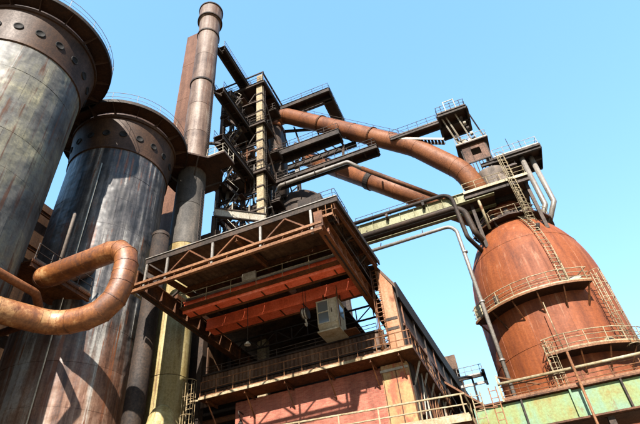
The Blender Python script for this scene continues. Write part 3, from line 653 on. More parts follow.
# ================================================================== blast furnace and its tower
FX, FY = -16.5, 44.0
t = thing('blast_furnace', 'dark blast furnace shaft inside the steel tower', 'furnace', (FX, FY, 0))
MB().lathe((FX, FY), [(5, 0), (5, 14), (4.6, 20), (4.1, 31), (3.4, 40.5), (2.6, 43), (1.6, 44)], 40).build('shaft', 'dark_steel', t)
for z in (17, 20, 23, 26, 29, 32, 35, 38): MB().ring((FX, FY), 3.3, 4.85 - (z - 17) * .062, z - .1, z + .1, 40).build('cooling_ring', 'brown_steel', t)

t = tw = thing('furnace_tower', 'tall dark steel frame tower with platforms beside the chimney', 'tower', (-21, 40, 0))
XS, YS = (-24.2, -18.55), (36.4, 42.2, 48.6)
TOP = 60.2
for x in XS:
    for y in YS:
        if (x, y) == (-18.55, 36.4): continue
        MB().ibeam((x, y, 0), (x, y, TOP), .6, .5, .06, V((0, 1, 0))).build('column', 'dark_steel', t)
cc = MB().box((-19.0, 36.2, 0), (-18.15, 36.9, TOP)).build('lift_column', 'rail_paint', t)
z = 33.2
while z < TOP - 1:
    MB().box((-19.06, 36.12, z), (-18.09, 36.98, z + .22)).build('batten_plate', 'dark_steel', cc); z += random.choice((1.3, 1.6, 2.1))
LEV = (34.8, 42.9, 51.6, 60.2)
def floor(x0, x1, y0, y1, z, rail=None, hole=False, th=.5, parent=None):
    """a steel floor: plate, rim beams and joists"""
    fl = MB().box((x0, y0, z - .06), (x1, y1, z)).build('floor_plate', 'deck_rust', parent or t)
    for a, b in (((x0, y0), (x1, y0)), ((x1, y0), (x1, y1)), ((x1, y1), (x0, y1)), ((x0, y1), (x0, y0))):
        MB().ibeam((*a, z - .06 - th / 2), (*b, z - .06 - th / 2), th, .22, .03).build('rim_beam', 'dark_steel', fl)
    n = max(1, int((x1 - x0) / 1.6))
    for k in range(1, n): 
        x = x0 + (x1 - x0) * k / n; MB().ibeam((x, y0 + .12, z - .28), (x, y1 - .12, z - .28), .35, .16, .03).build('joist', 'dark_steel', fl)
    if rail: railing(fl, [(px, py, z) for px, py in rail], 'dark_rail', 1.15, 1.6, .035)
    return fl
for z in LEV:
    xr = -17.7
    f0 = floor(-24.6, xr, 35.9, 38.6, z, [(-21.4 if z < 55 else -24.5, 35.95), (xr - .05, 35.95), (xr - .05, 38.5)])
    floor(-24.6, xr, 41.2, 42.9, z) if z < 60 else floor(-24.6, xr, 38.6, 42.9, z, [(xr - .05, 38.7), (xr - .05, 42.8)])
# upper railing frame at the top with pale panel
for x in (-24.4, -21.5, -17.9): MB().bar((x, 36.0, TOP), (x, 36.0, TOP + 2.1), .14).build('top_post', 'dark_steel', t)
MB().bar((-24.4, 36.0, TOP + 2.1), (-17.75, 36.0, TOP + 2.1), .16, .2).build('top_beam', 'dark_steel', t)
MB().bar((-17.9, 36.0, TOP + 2.1), (-17.9, 42.5, TOP + 2.1), .16, .2).build('top_beam', 'dark_steel', t)
MB().bar((-17.9, 42.5, TOP + 2.1), (-17.9, 42.5, TOP), .14).build('top_post', 'dark_steel', t)
MB().box((-18.9, 36.1, TOP + .1), (-18.0, 36.16, TOP + 1.9)).build('pale_panel', 'cream_paint', t)
# bracing
for x in XS:
    for i in range(len(LEV) - 1):
        z0, z1 = LEV[i], LEV[i + 1]
        for (ya, yb) in ((YS[0], YS[1]), (YS[1], YS[2])):
            MB().bar((x, ya, z0 + .2), (x, yb, z1 - .6), .16).build('brace', 'dark_steel', t); MB().bar((x + .1, yb, z0 + .2), (x + .1, ya, z1 - .6), .16).build('brace', 'dark_steel', t)
for y in YS:
    for i in range(len(LEV) - 1):
        z0, z1 = LEV[i], LEV[i + 1]
        if y == YS[0]: MB().bar((XS[0], y + .35, z0 + .2), (XS[1] - .5, y + .35, z1 - .6), .14).build('brace', 'dark_steel', t)
        else: MB().bar((XS[1], y, z0 + .2), (XS[0], y, z1 - .6), .16).build('brace', 'dark_steel', t)
        for zz in (z0 + 2.6, z0 + 5.3):
            MB().ibeam((XS[0], y + .1, zz), (XS[1] - .45, y + .1, zz), .4, .2, .03).build('girt', 'dark_steel', t)
# machinery and ducts inside the tower
random.seed(21)
for k, (x, y, z, sx, sy, sz) in enumerate([(-22.6, 38.4, 42.9, 1.6, 1.8, 2.6), (-21, 41.5, 34.8, 2.2, 1.2, 3.2), (-22.9, 41.2, 51.6, 1.5, 1.3, 2.4), (-20.4, 38.9, 51.6, .9, 1.2, 1.8), (-23.2, 38.2, 34.8, 1.4, 1.6, 2.9)]):
    MB().box((x - sx / 2, y - sy / 2, z), (x + sx / 2, y + sy / 2, z + sz)).build('machine_housing', 'corrugated', t)
sw = MB()
for z0, z1 in ((33, 60.2),): sw.box((-21.9, 43.6, z0), (-18.9, 45.6, z1))
sw.build('lift_shaft', 'dark_steel', t)
for x, y, r in ((-19.6, 38.9, .18), (-20.2, 38.9, .12), (-23.7, 37.6, .22)): MB().tube([(x, y, 20), (x, y, 59.6)], r, 10).build('riser_pipe', 'grey_pipe', t)
for z in (38.8, 47.2, 55.9):
    floor(-24.4, -21.6, 36.0, 37.6, z, [(-24.3, 36.05), (-21.65, 36.05), (-21.65, 37.5)], th=.3)
    floor(-19.9, -17.4, 38.7, 40.4, z + 1.2, [(-19.8, 38.75), (-17.45, 38.75), (-17.45, 40.3)], th=.3)
random.seed(44)
for k in range(70):
    z = random.uniform(34, 59); x = random.uniform(-24, -18.7); y = random.choice((36.6, 37.4, 38.5, 40, 41.8, 43.2))
    r = random.choice((.04, .05, .07, .1)); kind = random.random()
    if kind < .4: MB().tube([(x, y, z), (min(-18.2, x + random.uniform(2, 5)), y, z)], r, 6).build('conduit', random.choice(('grey_pipe', 'dark_rail', 'brown_steel')), t)
    elif kind < .7: MB().tube([(x, y, z), (x, y, min(60, z + random.uniform(2, 6)))], r, 6).build('conduit', random.choice(('grey_pipe', 'dark_rail', 'brown_steel')), t)
    else: MB().bar((x, y, z), (max(-24.2, min(-18.2, x + random.uniform(-3, 3))), y, min(60, z + random.uniform(2, 4))), .12).build('tie_rod', 'dark_steel', t)
# zigzag stairs on the left face
for i in range(9):
    z0 = 33 + i * 2.9; xa, xb = (-22.6, -20.6) if i % 2 else (-20.6, -22.6)
    st = MB().bar((xa, 35.45, z0), (xb, 35.45, z0 + 2.9), .05, .25).build('stair_stringer', 'dark_steel', t)
    for k in range(8):
        f = (k + .5) / 8; MB().box((xa + (xb - xa) * f - .14, 34.9, z0 + 2.9 * f - .02), (xa + (xb - xa) * f + .14, 35.43, z0 + 2.9 * f + .02)).build('stair_tread', 'pale_steel' if k % 2 else 'dark_rail', st)
    MB().bar((xa, 34.9, z0), (xb, 34.9, z0 + 2.9), .05, .25).build('stair_stringer', 'dark_steel', t)
    MB().bar((xa, 34.9, z0 + 1.0), (xb, 34.9, z0 + 3.9), .05, .05).build('stair_rail', 'pale_steel', t)
    MB().box((xb - .5, 34.8, z0 + 2.84), (xb + .5, 35.9, z0 + 2.9)).build('stair_landing', 'deck_rust', t)
ladder(t, (-17.95, 36.55, 34), (-17.95, 36.55, 60), (0, 1, 0), 'dark_rail', .5)
# U-shaped top gallery to the right
ug = floor(-17.6, -10.0, 41.0, 42.3, TOP, [(-17.5, 41.05), (-10.05, 41.05), (-10.05, 48.6)], th=.8)
floor(-11.4, -10.02, 42.32, 49, TOP - .003, None, th=.8)
for y in (42.9, 49): MB().ibeam((-18.3, y, TOP - .5), (-10.2, y, TOP - .5), .6, .25, .04).build('gallery_beam', 'dark_steel', t)
# middle gallery and lower gantry on the right
mg = floor(-17.9, -9.4, 40.2, 41.7, 50.0, [(-17.8, 40.25), (-9.45, 40.25), (-9.45, 41.6)], th=1.0)
MB().ibeam((-17.9, 43.2, 49.4), (-8.0, 43.2, 49.4), .9, .3, .05).build('gallery_beam', 'dark_steel', t)
for k in range(8): MB().bar((-17.4 + k * 1.2, 41.7, 49.6), (-16.6 + k * 1.2, 43.2, 49.6), .1).build('lacing', 'dark_steel', t)
for x in (-15.4, -12.4): MB().ibeam((x, 43.4, 50.3), (x - 1.2, 43.4, 57.5), .3, .2, .03, V((0, 1, 0))).build('hanger', 'dark_steel', t)
MB().ibeam((-18.2, 43.4, 57.4), (-9.8, 43.4, 53.9), .4, .25, .04).build('hanger_beam', 'dark_steel', t)
lg = floor(-17.9, -5.0, 39.0, 40.3, 43.55, [(-17.8, 39.05), (-5.05, 39.05), (-5.05, 40.2)], th=.6)
MB().ibeam((-5.4, 40.2, 43.3), (-5.4, 41.9, 44.6), .35, .2, .03).build('hanger', 'dark_steel', t)
for x, w_, h_ in ((-16.6, .9, .7), (-15.2, .5, 1.1), (-13.9, .7, .6)): MB().box((x - w_ / 2, 39.5, 43.55), (x + w_ / 2, 40.3, 43.55 + h_)).build('winch', 'grey_pipe', lg)
MB().ibeam((-9.6, 40.5, 43.2), (-9.6, 42.5, 49.6), .35, .25, .03).build('hanger', 'dark_steel', t)
hs = MB().box((-15.2, 38.9, 35.2), (-12.4, 41.6, 38.9)).build('hoist_room', 'dark_steel', t)
MB().box((-15.5, 38.4, 34.9), (-11.2, 42.2, 35.2)).build('hoist_room_floor', 'deck_rust', hs)
railing(hs, [(-13.0, 37.4, 36.4), (-10.3, 37.4, 36.4), (-10.3, 41.9, 36.4)], 'dark_rail', 1.1, 1.2, .035)
MB().box((-16.2, 37.35, 36.1), (-10.25, 38.58, 36.4)).build('hoist_balcony', 'deck_rust', hs)
for x in (-15, -11.6): MB().ibeam((x, 41.5, 0), (x, 41.5, 35), .5, .4, .05, V((0, 1, 0))).build('column', 'dark_steel', t)

# pale sloped chute near the tower foot
t = thing('pale_chute', 'pale sloping panelled walkway side between chimney and tower', 'walkway', (-20, 34, 0))
a, b = H(-21.6, 32.0, 32.8), H(-17.9, 36.1, 33.6)
for k in range(3):
    p, q = a.lerp(b, k / 3 + .008), a.lerp(b, (k + 1) / 3 - .008); MB().bar(p, q, .12, 1.0).build('panel', 'pale_steel', t)
for s in (-.52, .52): MB().bar(a + UP * s, b + UP * s, .3, .12).build('chord', 'dark_steel', t)
for k in range(4): MB().bar(a.lerp(b, k / 3) - UP * .55, a.lerp(b, k / 3) + UP * 1.6, .1).build('upright', 'pale_steel', t)
MB().ibeam(V((-21.5, 32.1, 0)), a - UP * .55, .4, .3, .04).build('leg', 'dark_steel', t)

# gangways from the chimney to the tower
for nm, x, y0, y1, z in (('topmost long gangway running from the chimney to the tower top', -20.9, 29.7, 38.5, 61.5), ('middle gangway running from the chimney to the tower', -20.45, 29.5, 38.5, 51.7), ('lowest gangway from the chimney to the tower above the stove platform', -19.9, 29.2, 36.0, 42.6)):
    t = thing('gangway', nm, 'gangway', (x, (y0 + y1) / 2, z), 'gangways between chimney and tower')
    dk = MB().box((x - .6, y0, z - .08), (x + .6, y1, z)).build('deck', 'deck_rust', t)
    for s in (-.55, .55): MB().ibeam((x + s, y0, z - .48), (x + s, y1, z - .48), .8, .25, .04).build('side_beam', 'dark_steel', t)
    for k in range(6):
        y = y0 + .4 + (y1 - y0 - .8) * k / 5; MB().bar((x - .5, y, z - .5), (x + .5, y, z - .5), .12).build('cross_beam', 'dark_steel', t)
    for s in (-.56, .56): railing(t, [(x + s, y0, z), (x + s, y1, z)], 'grey_pipe' if z > 60 else 'dark_rail', 1.1, 1.4, .03)
    MB().bar((CHX + 1.0, CHY + .6, z - .9), (x, y0 + .5, z - .85), .25).build('chimney_tie', 'dark_steel', t)

# ================================================================== gas pipes
t = thing('downcomer_pipe', 'big rusty gas pipe sweeping down from the tower to the vessel top', 'pipe', (-19.6, 42, 0))
MB().tube([H(-18.8, 42.4, 40), H(-19.2, 42.05, 55.6)], .95, 24).build('uptake', 'dark_steel', t)
dp = fillet([H(-19.2, 42.05, 55.2), H(-19.3, 42, 57.0), H(-17.4, 42, 57.4), H(-1.0, 42, 42.3), H(3.2, 42.3, 36.6), H(4.6, 43.4, 31.6)], [.7, 1.5, 9, 5.5], 10)
r0 = 1.13
mb = MB().tube(dp, r0, 28); mb.build('pipe', 'rust_pipe', t)
acc = 0
for i in range(1, len(dp) - 1):
    seg_ = (dp[i] - dp[i - 1]).length; acc += seg_
    if acc > 1.1: acc = 0; flange(t, dp[i], dp[i + 1] - dp[i - 1], r0 + .025, .06, 'rust_pipe', 'weld_seam')
sA, sB = H(-16.6, 42, 56.7), H(-1.4, 42, 42.7)
for k in range(1, 7): flange(t, sA.lerp(sB, k / 7), sB - sA, r0 + .02, .05, 'rust_pipe', 'weld_seam')
for k in (.3, .72):
    for d in (-.06, .06): flange(t, sA.lerp(sB, k) + (sB - sA).normalized() * d, sB - sA, r0 + .13, .07, 'brown_steel')
railing(t, [sA.lerp(sB, k / 6) + UP * (r0 * 1.3) for k in range(7)], 'dark_rail', 1.0, 2.6, .025, toe=0, name='pipe_top_railing')
flange(t, H(-18.93, 42.25, 50), (0, 0, 1), 1.1, .15)

t = thing('second_downcomer', 'lower rusty gas pipe with a dark band, parallel to the big one', 'pipe', (-15, 46, 0))
a, b = H(-16, 46, 51.3), H(3.0, 45.2, 32.0)
MB().tube([a, b], 1.1, 28).build('pipe', 'rust_pipe', t)
flange(t, a.lerp(b, .44), b - a, 1.22, .75, 'dark_steel', 'dark_band')
for k in (.1, .25, .6, .75, .9): flange(t, a.lerp(b, k), b - a, 1.125, .06, 'rust_pipe', 'weld_seam')
MB().bar(a + V((0, -.3, 1.1)), b + V((0, -.3, 1.15)), .35, .35).build('side_rail', 'dark_steel', t)
t = thing('slim_gas_pipe', 'slim grey pipe under the lower gantry bending down to the right', 'pipe', (-17, 38.7, 0))
MB().tube(fillet([H(-18.1, 39.6, 40.3), H(-17.2, 38.7, 40.3), H(-8.6, 38.7, 40.3), H(-7.2, 39.5, 39.2)], [.5, .6], 8), .24, 14).build('pipe', 'grey_pipe', t)
MB().tube([H(-7.3, 39.4, 39.3), H(.2, 42.6, 34.0)], .27, 14).build('sloped_pipe', 'brown_steel', t)
for x in (-16.4, -12.6): flange(t, H(x, 38.7, 40.3), (1, 0, 0), .33, .12, 'dark_steel')
for x in (-15, -11.5): MB().bar(H(x, 38.7, 40.4), H(x, 39.1, 41.6), .1).build('hanger', 'dark_steel', t)

# ================================================================== pipe bridge
t = thing('pipe_bridge', 'pale green girder bridge carrying pipes to the vessel top', 'bridge', (-4, 40, 0))
bz = 32.4
for y in (39.4, 41.2):
    gd = MB().ibeam((-18, y, bz), (4.9, y, bz), 1.15, .42, .06); gdo = gd.build('girder', 'bridge_green', t)
    for k in range(16): MB().box((-17.4 + k * 1.45, y - .19, bz - .5), (-17.36 + k * 1.45, y - .035, bz + .5)).build('stiffener', 'bridge_green', gdo)
MB().box((-18, 39.6, bz - .45), (4.9, 41.0, bz - .37)).build('soffit_plate', 'deck_rust', t)
railing(t, [(-9, 39.35, bz + .6), (-1.5, 39.35, bz + .6)], 'dark_rail', 1.1, 1.9, .03, toe=0)
for x in (-16.5, ): MB().ibeam((x, 40.3, 0), (x, 40.3, bz - .5), .5, .4, .05, V((0, 1, 0))).build('leg', 'dark_steel', t)
t = thing('bridge_top_pipe', 'dark pipe lying along the green bridge and turning down by the vessel', 'pipe', (-4, 38.9, 0))
MB().tube(fillet([H(-16, 39.0, 31.55), H(1.0, 39.0, 31.55), H(1.2, 39.0, 26), H(2.6, 41.5, 24.5)], [1.1, .5], 8), .2, 14).build('pipe', 'dark_steel', t)
for x in (-9.5, -5.6, -1.8): MB().box((x - .12, 38.7, 32.6), (x + .12, 39.5, 33.0)).build('saddle', 'dark_steel', t)
t = thing('bridge_under_pipe', 'dark pipe slung under the green bridge, turning down beside the vessel', 'pipe', (-4, 40, 0))
MB().tube(fillet([H(-16, 39.2, 29.75), H(1.7, 39.2, 29.75), H(2.0, 39.3, 26.5), H(3.2, 42, 24.9)], [1.3, .6], 8), .28, 16).build('pipe', 'dark_steel', t)
for x in (-8, -4, 0): MB().bar(H(x, 39.25, 29.9), H(x, 39.35, 30.4), .15).build('hanger', 'dark_steel', t)
t = thing('thin_drop_pipe', 'thin grey pipe running level then straight down past the vessel', 'pipe', (.4, 38.2, 0))
MB().tube(fillet([H(-9, 38.6, 27.3), H(.0, 38.4, 27.3), H(.45, 38.2, 26.4), H(.6, 38.2, 9)], [1.2, .8], 6), .17, 12).build('pipe', 'grey_pipe', t)
for x in (-6.8, -2.6): MB().bar(H(x, 38.5, 27.4), H(x, 39.2, 31.0 if False else 28.3), .08).build('hanger', 'dark_steel', t)
for z in (14, 19, 24): flange(t, H(.55, 38.2, z), (0, 0, 1), .24, .12, 'grey_pipe')

# ================================================================== dust catcher
VX, VY, VR = 5.45, 43.7, 5.55
t = vs_ = thing('dust_catcher', 'huge orange-rusted domed vessel with galleries and ladders', 'vessel', (VX, VY, 0))
h0 = 20.0 + 1.7; bb = 9.0
prof = [(2.0, 2), (VR - .4, 7.5), (VR, 8)] + [(VR, 8 + k * (h0 - 8) / 8) for k in range(1, 9)]
dome = [(VR, h0)] + [(VR * math.cos(a), h0 + bb * math.sin(a) ** .97) for a in [R_(4 * k) for k in range(1, 18)]]
MB().lathe((VX, VY), prof, 96).build('shell', 'vessel_rust', t, sharp=40)
MB().lathe((VX, VY), dome, 96).build('dome', 'vessel_rust', t)
for k in range(8):
    a = R_(22.5 + 45 * k); x, y = VX + 5 * math.cos(a), VY + 5 * math.sin(a)
    MB().ibeam((x, y, 0), (x, y, 8.4), .6, .5, .06, V((0, 1, 0))).build('leg', 'dark_steel', t)
for z in (11.6, 16.4, 21.2): MB().ring((VX, VY), VR - .02, VR + .025, z - .03, z + .03, 96).build('weld_band', 'vessel_rust', t)
for k in range(12):
    a = R_(9 + 30 * k); ca, sa = math.cos(a), math.sin(a)
    lp = [(VX + (VR + .005) * ca, VY + (VR + .005) * sa, z) for z in (8, h0)] + [(VX + (r + .005) * ca, VY + (r + .005) * sa, z) for r, z in dome[1:16]]
    MB().tube(lp, .018, 4, smooth=False).build('lap_seam', 'vessel_rust', t)
for k in (7,): MB().ring((VX, VY), dome[k][0] - .1, dome[k][0] + .03, dome[k][1] - .03, dome[k][1] + .03, 96).build('weld_band', 'vessel_rust', t)
nk = MB().lathe((VX + .1, VY), [(2.5, h0 + 7.6), (2.5, h0 + 9.4), (2.7, h0 + 9.4), (2.7, h0 + 9.7), (1.7, h0 + 10.6), (1.55, h0 + 12)], 40).build('neck', 'vessel_rust', t, sharp=30)
hd = MB().lathe((VX + .35, VY), [(1.5, h0 + 11.5), (1.6, h0 + 14.8), (1.85, h0 + 15.3), (1.85, h0 + 15.7), (0, h0 + 15.8)], 40).build('valve_head', 'neck_grey', t, sharp=30)
MB().tube([H(7.2, 42.1, 31.5), H(6.4, 42.3, 34.4)], [1.05, .35], 20).build('inlet_cone', 'neck_grey', hd)
# surface nozzles on the right shoulder
def dome_pt(az, hh, off=0.):
    q = max(0, min(1, (hh + 1.7 - h0) / bb)); r = VR * math.sqrt(max(0, 1 - q * q)); a = az
    return V((VX + (r + off) * math.cos(a), VY + (r + off) * math.sin(a), hh + 1.7))
for az, hh in ((R_(12), 26.3), (R_(6), 24.2), (R_(-70), 24.8)):
    p = dome_pt(az, hh); q = p + V((math.cos(az) * .45, math.sin(az) * .45, .45)); MB().tube([p - (q - p) * .3, q], .17, 12).build('nozzle', 'dark_steel', t)
# galleries: sectors of a ring, on brackets
def gallery(a0, a1, hh, w, mat='rail_paint'):
    gl = MB().ring((VX, VY), VR + .02, VR + w, hh + 1.7 - .16, hh + 1.7, 40, R_(a0), R_(a1)).build('gallery', 'deck_rust', t)
    MB().ring((VX, VY), VR + w, VR + w + .05, hh + 1.7 - .14, hh + 1.7 + .03, 40, R_(a0), R_(a1)).build('edge_plate', 'rust_rail', gl)
    n = int((a1 - a0) / 16)
    for k in range(n + 1):
        a = R_(a0 + 2 + (a1 - a0 - 4) * k / n); ca, sa = math.cos(a), math.sin(a)
        MB().bar((VX + VR * ca, VY + VR * sa, hh + .2), (VX + (VR + w - .1) * ca, VY + (VR + w - .1) * sa, hh + 1.55), .1).build('bracket', 'brown_steel', gl)
    pts = arc((VX, VY), VR + w - .03, hh + 1.7, R_(a0), R_(a1), 22)
    pts = [V((VX + (VR + .1) * math.cos(R_(a0)), VY + (VR + .1) * math.sin(R_(a0)), hh + 1.7))] + pts + [V((VX + (VR + .1) * math.cos(R_(a1)), VY + (VR + .1) * math.sin(R_(a1)), hh + 1.7))]
    railing(gl, pts, mat, 1.15, 1.35, .035, rails=(1., .66, .33))
    return gl
g1 = gallery(-150, -61, 18.3, 1.25)
g2 = gallery(-106, -34, 13.25, 1.3)
# gallery fittings
for a, z, hgt in ((-140, 18.3, 3.0), (-118, 18.3, 0.), (-75, 18.3, 3.0), (-96, 13.25, 4.0)):
    a = R_(a); x, y = VX + (VR + .9) * math.cos(a), VY + (VR + .9) * math.sin(a)
    if hgt: MB().tube([(x, y, z + 1.7), (x, y, z + 1.7 + hgt)], .035, 6).build('rod', 'rail_paint', t)
MB().tube([H(VX + 6.3 * math.cos(R_(-148)), VY + 6.3 * math.sin(R_(-148)), 18.3), H(VX + 6.3 * math.cos(R_(-148)), VY + 6.3 * math.sin(R_(-148)), 19.7)], [.3, .38], 14).build('valve_drum', 'rail_paint', g1)
MB().tube([H(VX + 6.1 * math.cos(R_(-128)), VY + 6.1 * math.sin(R_(-128)), 18.3), H(VX + 6.1 * math.cos(R_(-128)), VY + 6.1 * math.sin(R_(-128)), 19.5)], .22, 12).build('dark_canister', 'dark_steel', g1)
MB().box(H(VX + 6.0 * math.cos(R_(-68)) - .5, VY + 6.0 * math.sin(R_(-68)) - .2, 18.3), H(VX + 6.0 * math.cos(R_(-68)) + .5, VY + 6.0 * math.sin(R_(-68)) + .2, 19.0)).build('bench_box', 'pale_steel', g1)
a = R_(-62); ca, sa = math.cos(a), math.sin(a)
mh = MB().tube([(VX + (VR - .1) * ca, VY + (VR - .1) * sa, 15.3), (VX + (VR + .25) * ca, VY + (VR + .25) * sa, 15.3)], .5, 24, smooth=False).build('manhole_rim', 'rail_paint', t)
MB().tube([(VX + (VR + .2) * ca, VY + (VR + .2) * sa, 15.3), (VX + (VR + .28) * ca, VY + (VR + .28) * sa, 15.3)], .4, 24, smooth=False).build('manhole_opening', 'dark_steel', mh)
# ladders: along the dome, then between the galleries, then below on the left
pa = [dome_pt(R_(-74), hh, .35) for hh in (18.4, 20.5, 22.5, 24.3, 25.8, 27.2, 28.2)]
for i in range(len(pa) - 1): ladder(t, pa[i], pa[i + 1], (math.cos(R_(16)), math.sin(R_(16)), 0), 'rail_paint', .55, .4, .035)
ladder(t, pa[-3] + V((.25, -.1, 0)), H(6.75, 38.75, 34.0), (math.cos(R_(16)), math.sin(R_(16)), 0), 'rail_paint', .55, .4, .035, cage=True, out=(-.3, -1, 0))
a = R_(-55); p = V((VX + (VR + 1.0) * math.cos(a), VY + (VR + 1.0) * math.sin(a), 0)); ladder(t, p + UP * 14.7, p + UP * 20.8, (math.cos(R_(35)), math.sin(R_(35)), 0), 'rail_paint', .5, .36, .03, cage=True, out=(.5, -.85, 0))
a = R_(-104); p = V((VX + (VR + 1.1) * math.cos(a), VY + (VR + 1.1) * math.sin(a), 0)); ladder(t, p + UP * 8.9, p + UP * 15.7, (1, .1, 0), 'rail_paint', .5, .36, .03, cage=True, out=(0, -1, 0))
# platform round the neck
tp = MB().ring((VX, VY), 2.3, 4.0, h0 + 7.6, h0 + 7.75, 8, R_(-157.5), R_(22.5)).build('neck_platform', 'deck_rust', t)
railing(tp, arc((VX, VY), 3.9, h0 + 7.75, R_(-157.5), R_(22.5), 4), 'rail_paint', 1.1, 1.3, .035)
for k in range(5):
    a = R_(-157.5 + 45 * k); MB().bar((VX + 2.6 * math.cos(a), VY + 2.6 * math.sin(a), h0 + 6.2), (VX + 3.8 * math.cos(a), VY + 3.8 * math.sin(a), h0 + 7.6), .14).build('bracket', 'dark_steel', tp)
MB().box((2.2, 39.0, h0 + 10.9), (8.3, 45.5, h0 + 11.1)).build('bridge_landing', 'deck_rust', t)
for x, y in ((2.6, 40.2), (8.0, 40.0), (8.0, 45.2), (2.6, 45.2)): 
    q = 1 - ((x - VX) ** 2 + (y - VY) ** 2) / VR ** 2; zb = h0 + bb * math.sqrt(max(0, q)) - .2
    MB().ibeam((x, y, zb), (x, y, h0 + 10.9), .35, .3, .04, V((0, 1, 0))).build('landing_post', 'dark_steel', t)
railing(t, [(2.3, 39.1, h0 + 11.1), (8.2, 39.1, h0 + 11.1), (8.2, 45.3, h0 + 11.1)], 'rail_paint', 1.1, 1.2, .035, name='landing_railing')
for y in (39.2, 41.3, 43.4, 45.3): MB().ibeam((2.2, y, h0 + 10.6), (8.3, y, h0 + 10.6), .55, .25, .04).build('landing_beam', 'dark_steel', t)
MB().bar((2.2, 38.98, h0 + 11.0), (8.3, 38.98, h0 + 11.0), .06, .3).build('landing_edge', 'rail_paint', t)
for x in (3.3, 6.9): MB().tube([(x, 39.3, h0 + 10.6), (x + .15, 40.6, h0 + 7.2)], .14, 8).build('landing_strut', 'rail_paint', t)
MB().ring((VX + .1, VY), 2.5, 2.75, h0 + 8.6, h0 + 8.8, 32).build('neck_band', 'dark_steel', t)
for a_ in (-150, -120, -90, -60, -30): MB().box((VX + 2.65 * math.cos(R_(a_)) - .18, VY + 2.65 * math.sin(R_(a_)) - .18, h0 + 7.8), (VX + 2.65 * math.cos(R_(a_)) + .18, VY + 2.65 * math.sin(R_(a_)) + .18, h0 + 9.2)).build('neck_lug', 'dark_steel', t)
# top right platform with the two bleeder pipes
rp = MB().box((6.6, 42.2, 38.5), (11.4, 45.8, 38.68)).build('bleeder_platform', 'deck_rust', t)
for y in (42.3, 44, 45.7): MB().ibeam((5.2, y, 38.2), (11.4, y, 38.2), .45, .25, .04).build('platform_beam', 'dark_steel', rp)
MB().bar((11.45, 42.2, 38.4), (11.45, 45.8, 38.4), .08, .7).build('edge_plate', 'dark_steel', rp)
MB().bar((6.6, 42.15, 38.5), (11.4, 42.15, 38.5), .08, .3).build('edge_plate', 'dark_steel', rp)
railing(rp, [(6.7, 42.2, 38.68), (11.35, 42.2, 38.68), (11.35, 45.7, 38.68)], 'pale_steel', 1.1, 1.15, .03)
for x, y in ((8.6, 42.3), (9.9, 43.2)): MB().tube([(x, y, 38.7), (x, y, 40.9)], .035, 6).build('rod', 'dark_steel', rp)
for (x, y, zb) in ((9.35, 43.0, 31.4), (10.35, 43.6, 31.9)):
    MB().tube(fillet([(x, y, 38.3), (x, y, zb), (x - 1.6, y + .3, zb - 2.7)], .25, 4), .27, 14).build('bleeder_pipe', 'grey_pipe', t)
lp_ = MB().box((6.2, 42.6, 37.2), (8.6, 44.2, 37.32)).build('step_platform', 'deck_rust', t)
railing(lp_, [(6.3, 42.65, 37.32), (8.5, 42.65, 37.32)], 'dark_rail', 1.1, .8, .03)
MB().bar((7.2, 43.4, 37.9), (6.2, 43.6, 34.5), .3).build('platform_strut', 'dark_steel', rp)
MB().bar((9.8, 45.2, 37.9), (7.4, 44.6, 33.4), .3).build('platform_strut', 'dark_steel', rp)
# hoist frame on top: a small open frame over the neck, its upper deck reaching out towards the tower
hx0, hx1, hy0, hy1 = 2.6, 6.0, 40.5, 44.4
hf = MB().box((hx0, hy0, 46.3), (hx1, hy1, 46.5)).build('hoist_deck', 'deck_rust', t)
for y in (hy0, 42.4, hy1): MB().ibeam((hx0, y, 46.05), (hx1, y, 46.05), .5, .25, .04).build('hoist_beam', 'dark_steel', hf)
for x in (hx0, hx1): MB().ibeam((x, hy0 + .13, 46.05), (x, hy1 - .13, 46.05), .5, .25, .04).build('hoist_beam', 'dark_steel', hf)
railing(hf, [(hx0 + .05, hy1, 46.5), (hx0 + .05, hy0 + .05, 46.5), (hx1 - .05, hy0 + .05, 46.5), (hx1 - .05, hy1, 46.5)], 'dark_rail', 1.1, 1.1, .04)
for x in (3.7, 4.9): MB().bar((x, hy0 + .05, 46.5), (x, hy0 + .05, 48.2), .09).build('hoist_stub', 'pale_steel', hf)
MB().bar((3.7, hy0 + .05, 48.1), (4.9, hy0 + .05, 48.1), .09).build('hoist_stub', 'pale_steel', hf)
for x in (3.9, 6.5):
    for y in (42.7, 45.2):
        zt = 46.2 if y < 44 and x < 6 else 42.0
        MB().ibeam((x, y, h0 + 11.0), (x, y, zt), .32, .28, .04, V((0, 1, 0))).build('hoist_post', 'dark_steel', t)
for xa_, dx_ in ((3.0, .9), (3.5, .9), (4.6, .8)):
    MB().bar((xa_, 41.1, 46.1), (xa_ + dx_, 42.5, 42.1), .13, .13).build('guide_rail', 'pale_steel', hf)
for k in range(5): MB().tube([(4.95 + k * .16, 41.6 + k * .22, 45.6 - k * .75), (5.25 + k * .16, 41.6 + k * .22, 45.6 - k * .75)], .26, 12, smooth=False).build('sheave', 'pale_steel' if k % 2 else 'dark_steel', hf)
MB().bar((5.9, 41.0, 46.1), (6.9, 43.0, 42.0), .14, .14).build('guide_rail', 'dark_steel', hf)
ld = MB().box((3.4, 42.0, 41.9), (7.0, 45.6, 42.05)).build('lower_deck', 'deck_rust', t)
railing(ld, [(3.5, 42.05, 42.05), (6.95, 42.05, 42.05), (6.95, 45.5, 42.05)], 'pale_steel', 1.1, .8, .035)
MB().box((4.6, 42.8, 42.05), (5.8, 44.0, 43.2)).build('winch', 'grey_pipe', ld)
MB().tube([(4.3, 42.4, 42.6), (4.3, 42.7, 42.6)], .5, 18, smooth=False).build('sheave', 'pale_steel', ld)
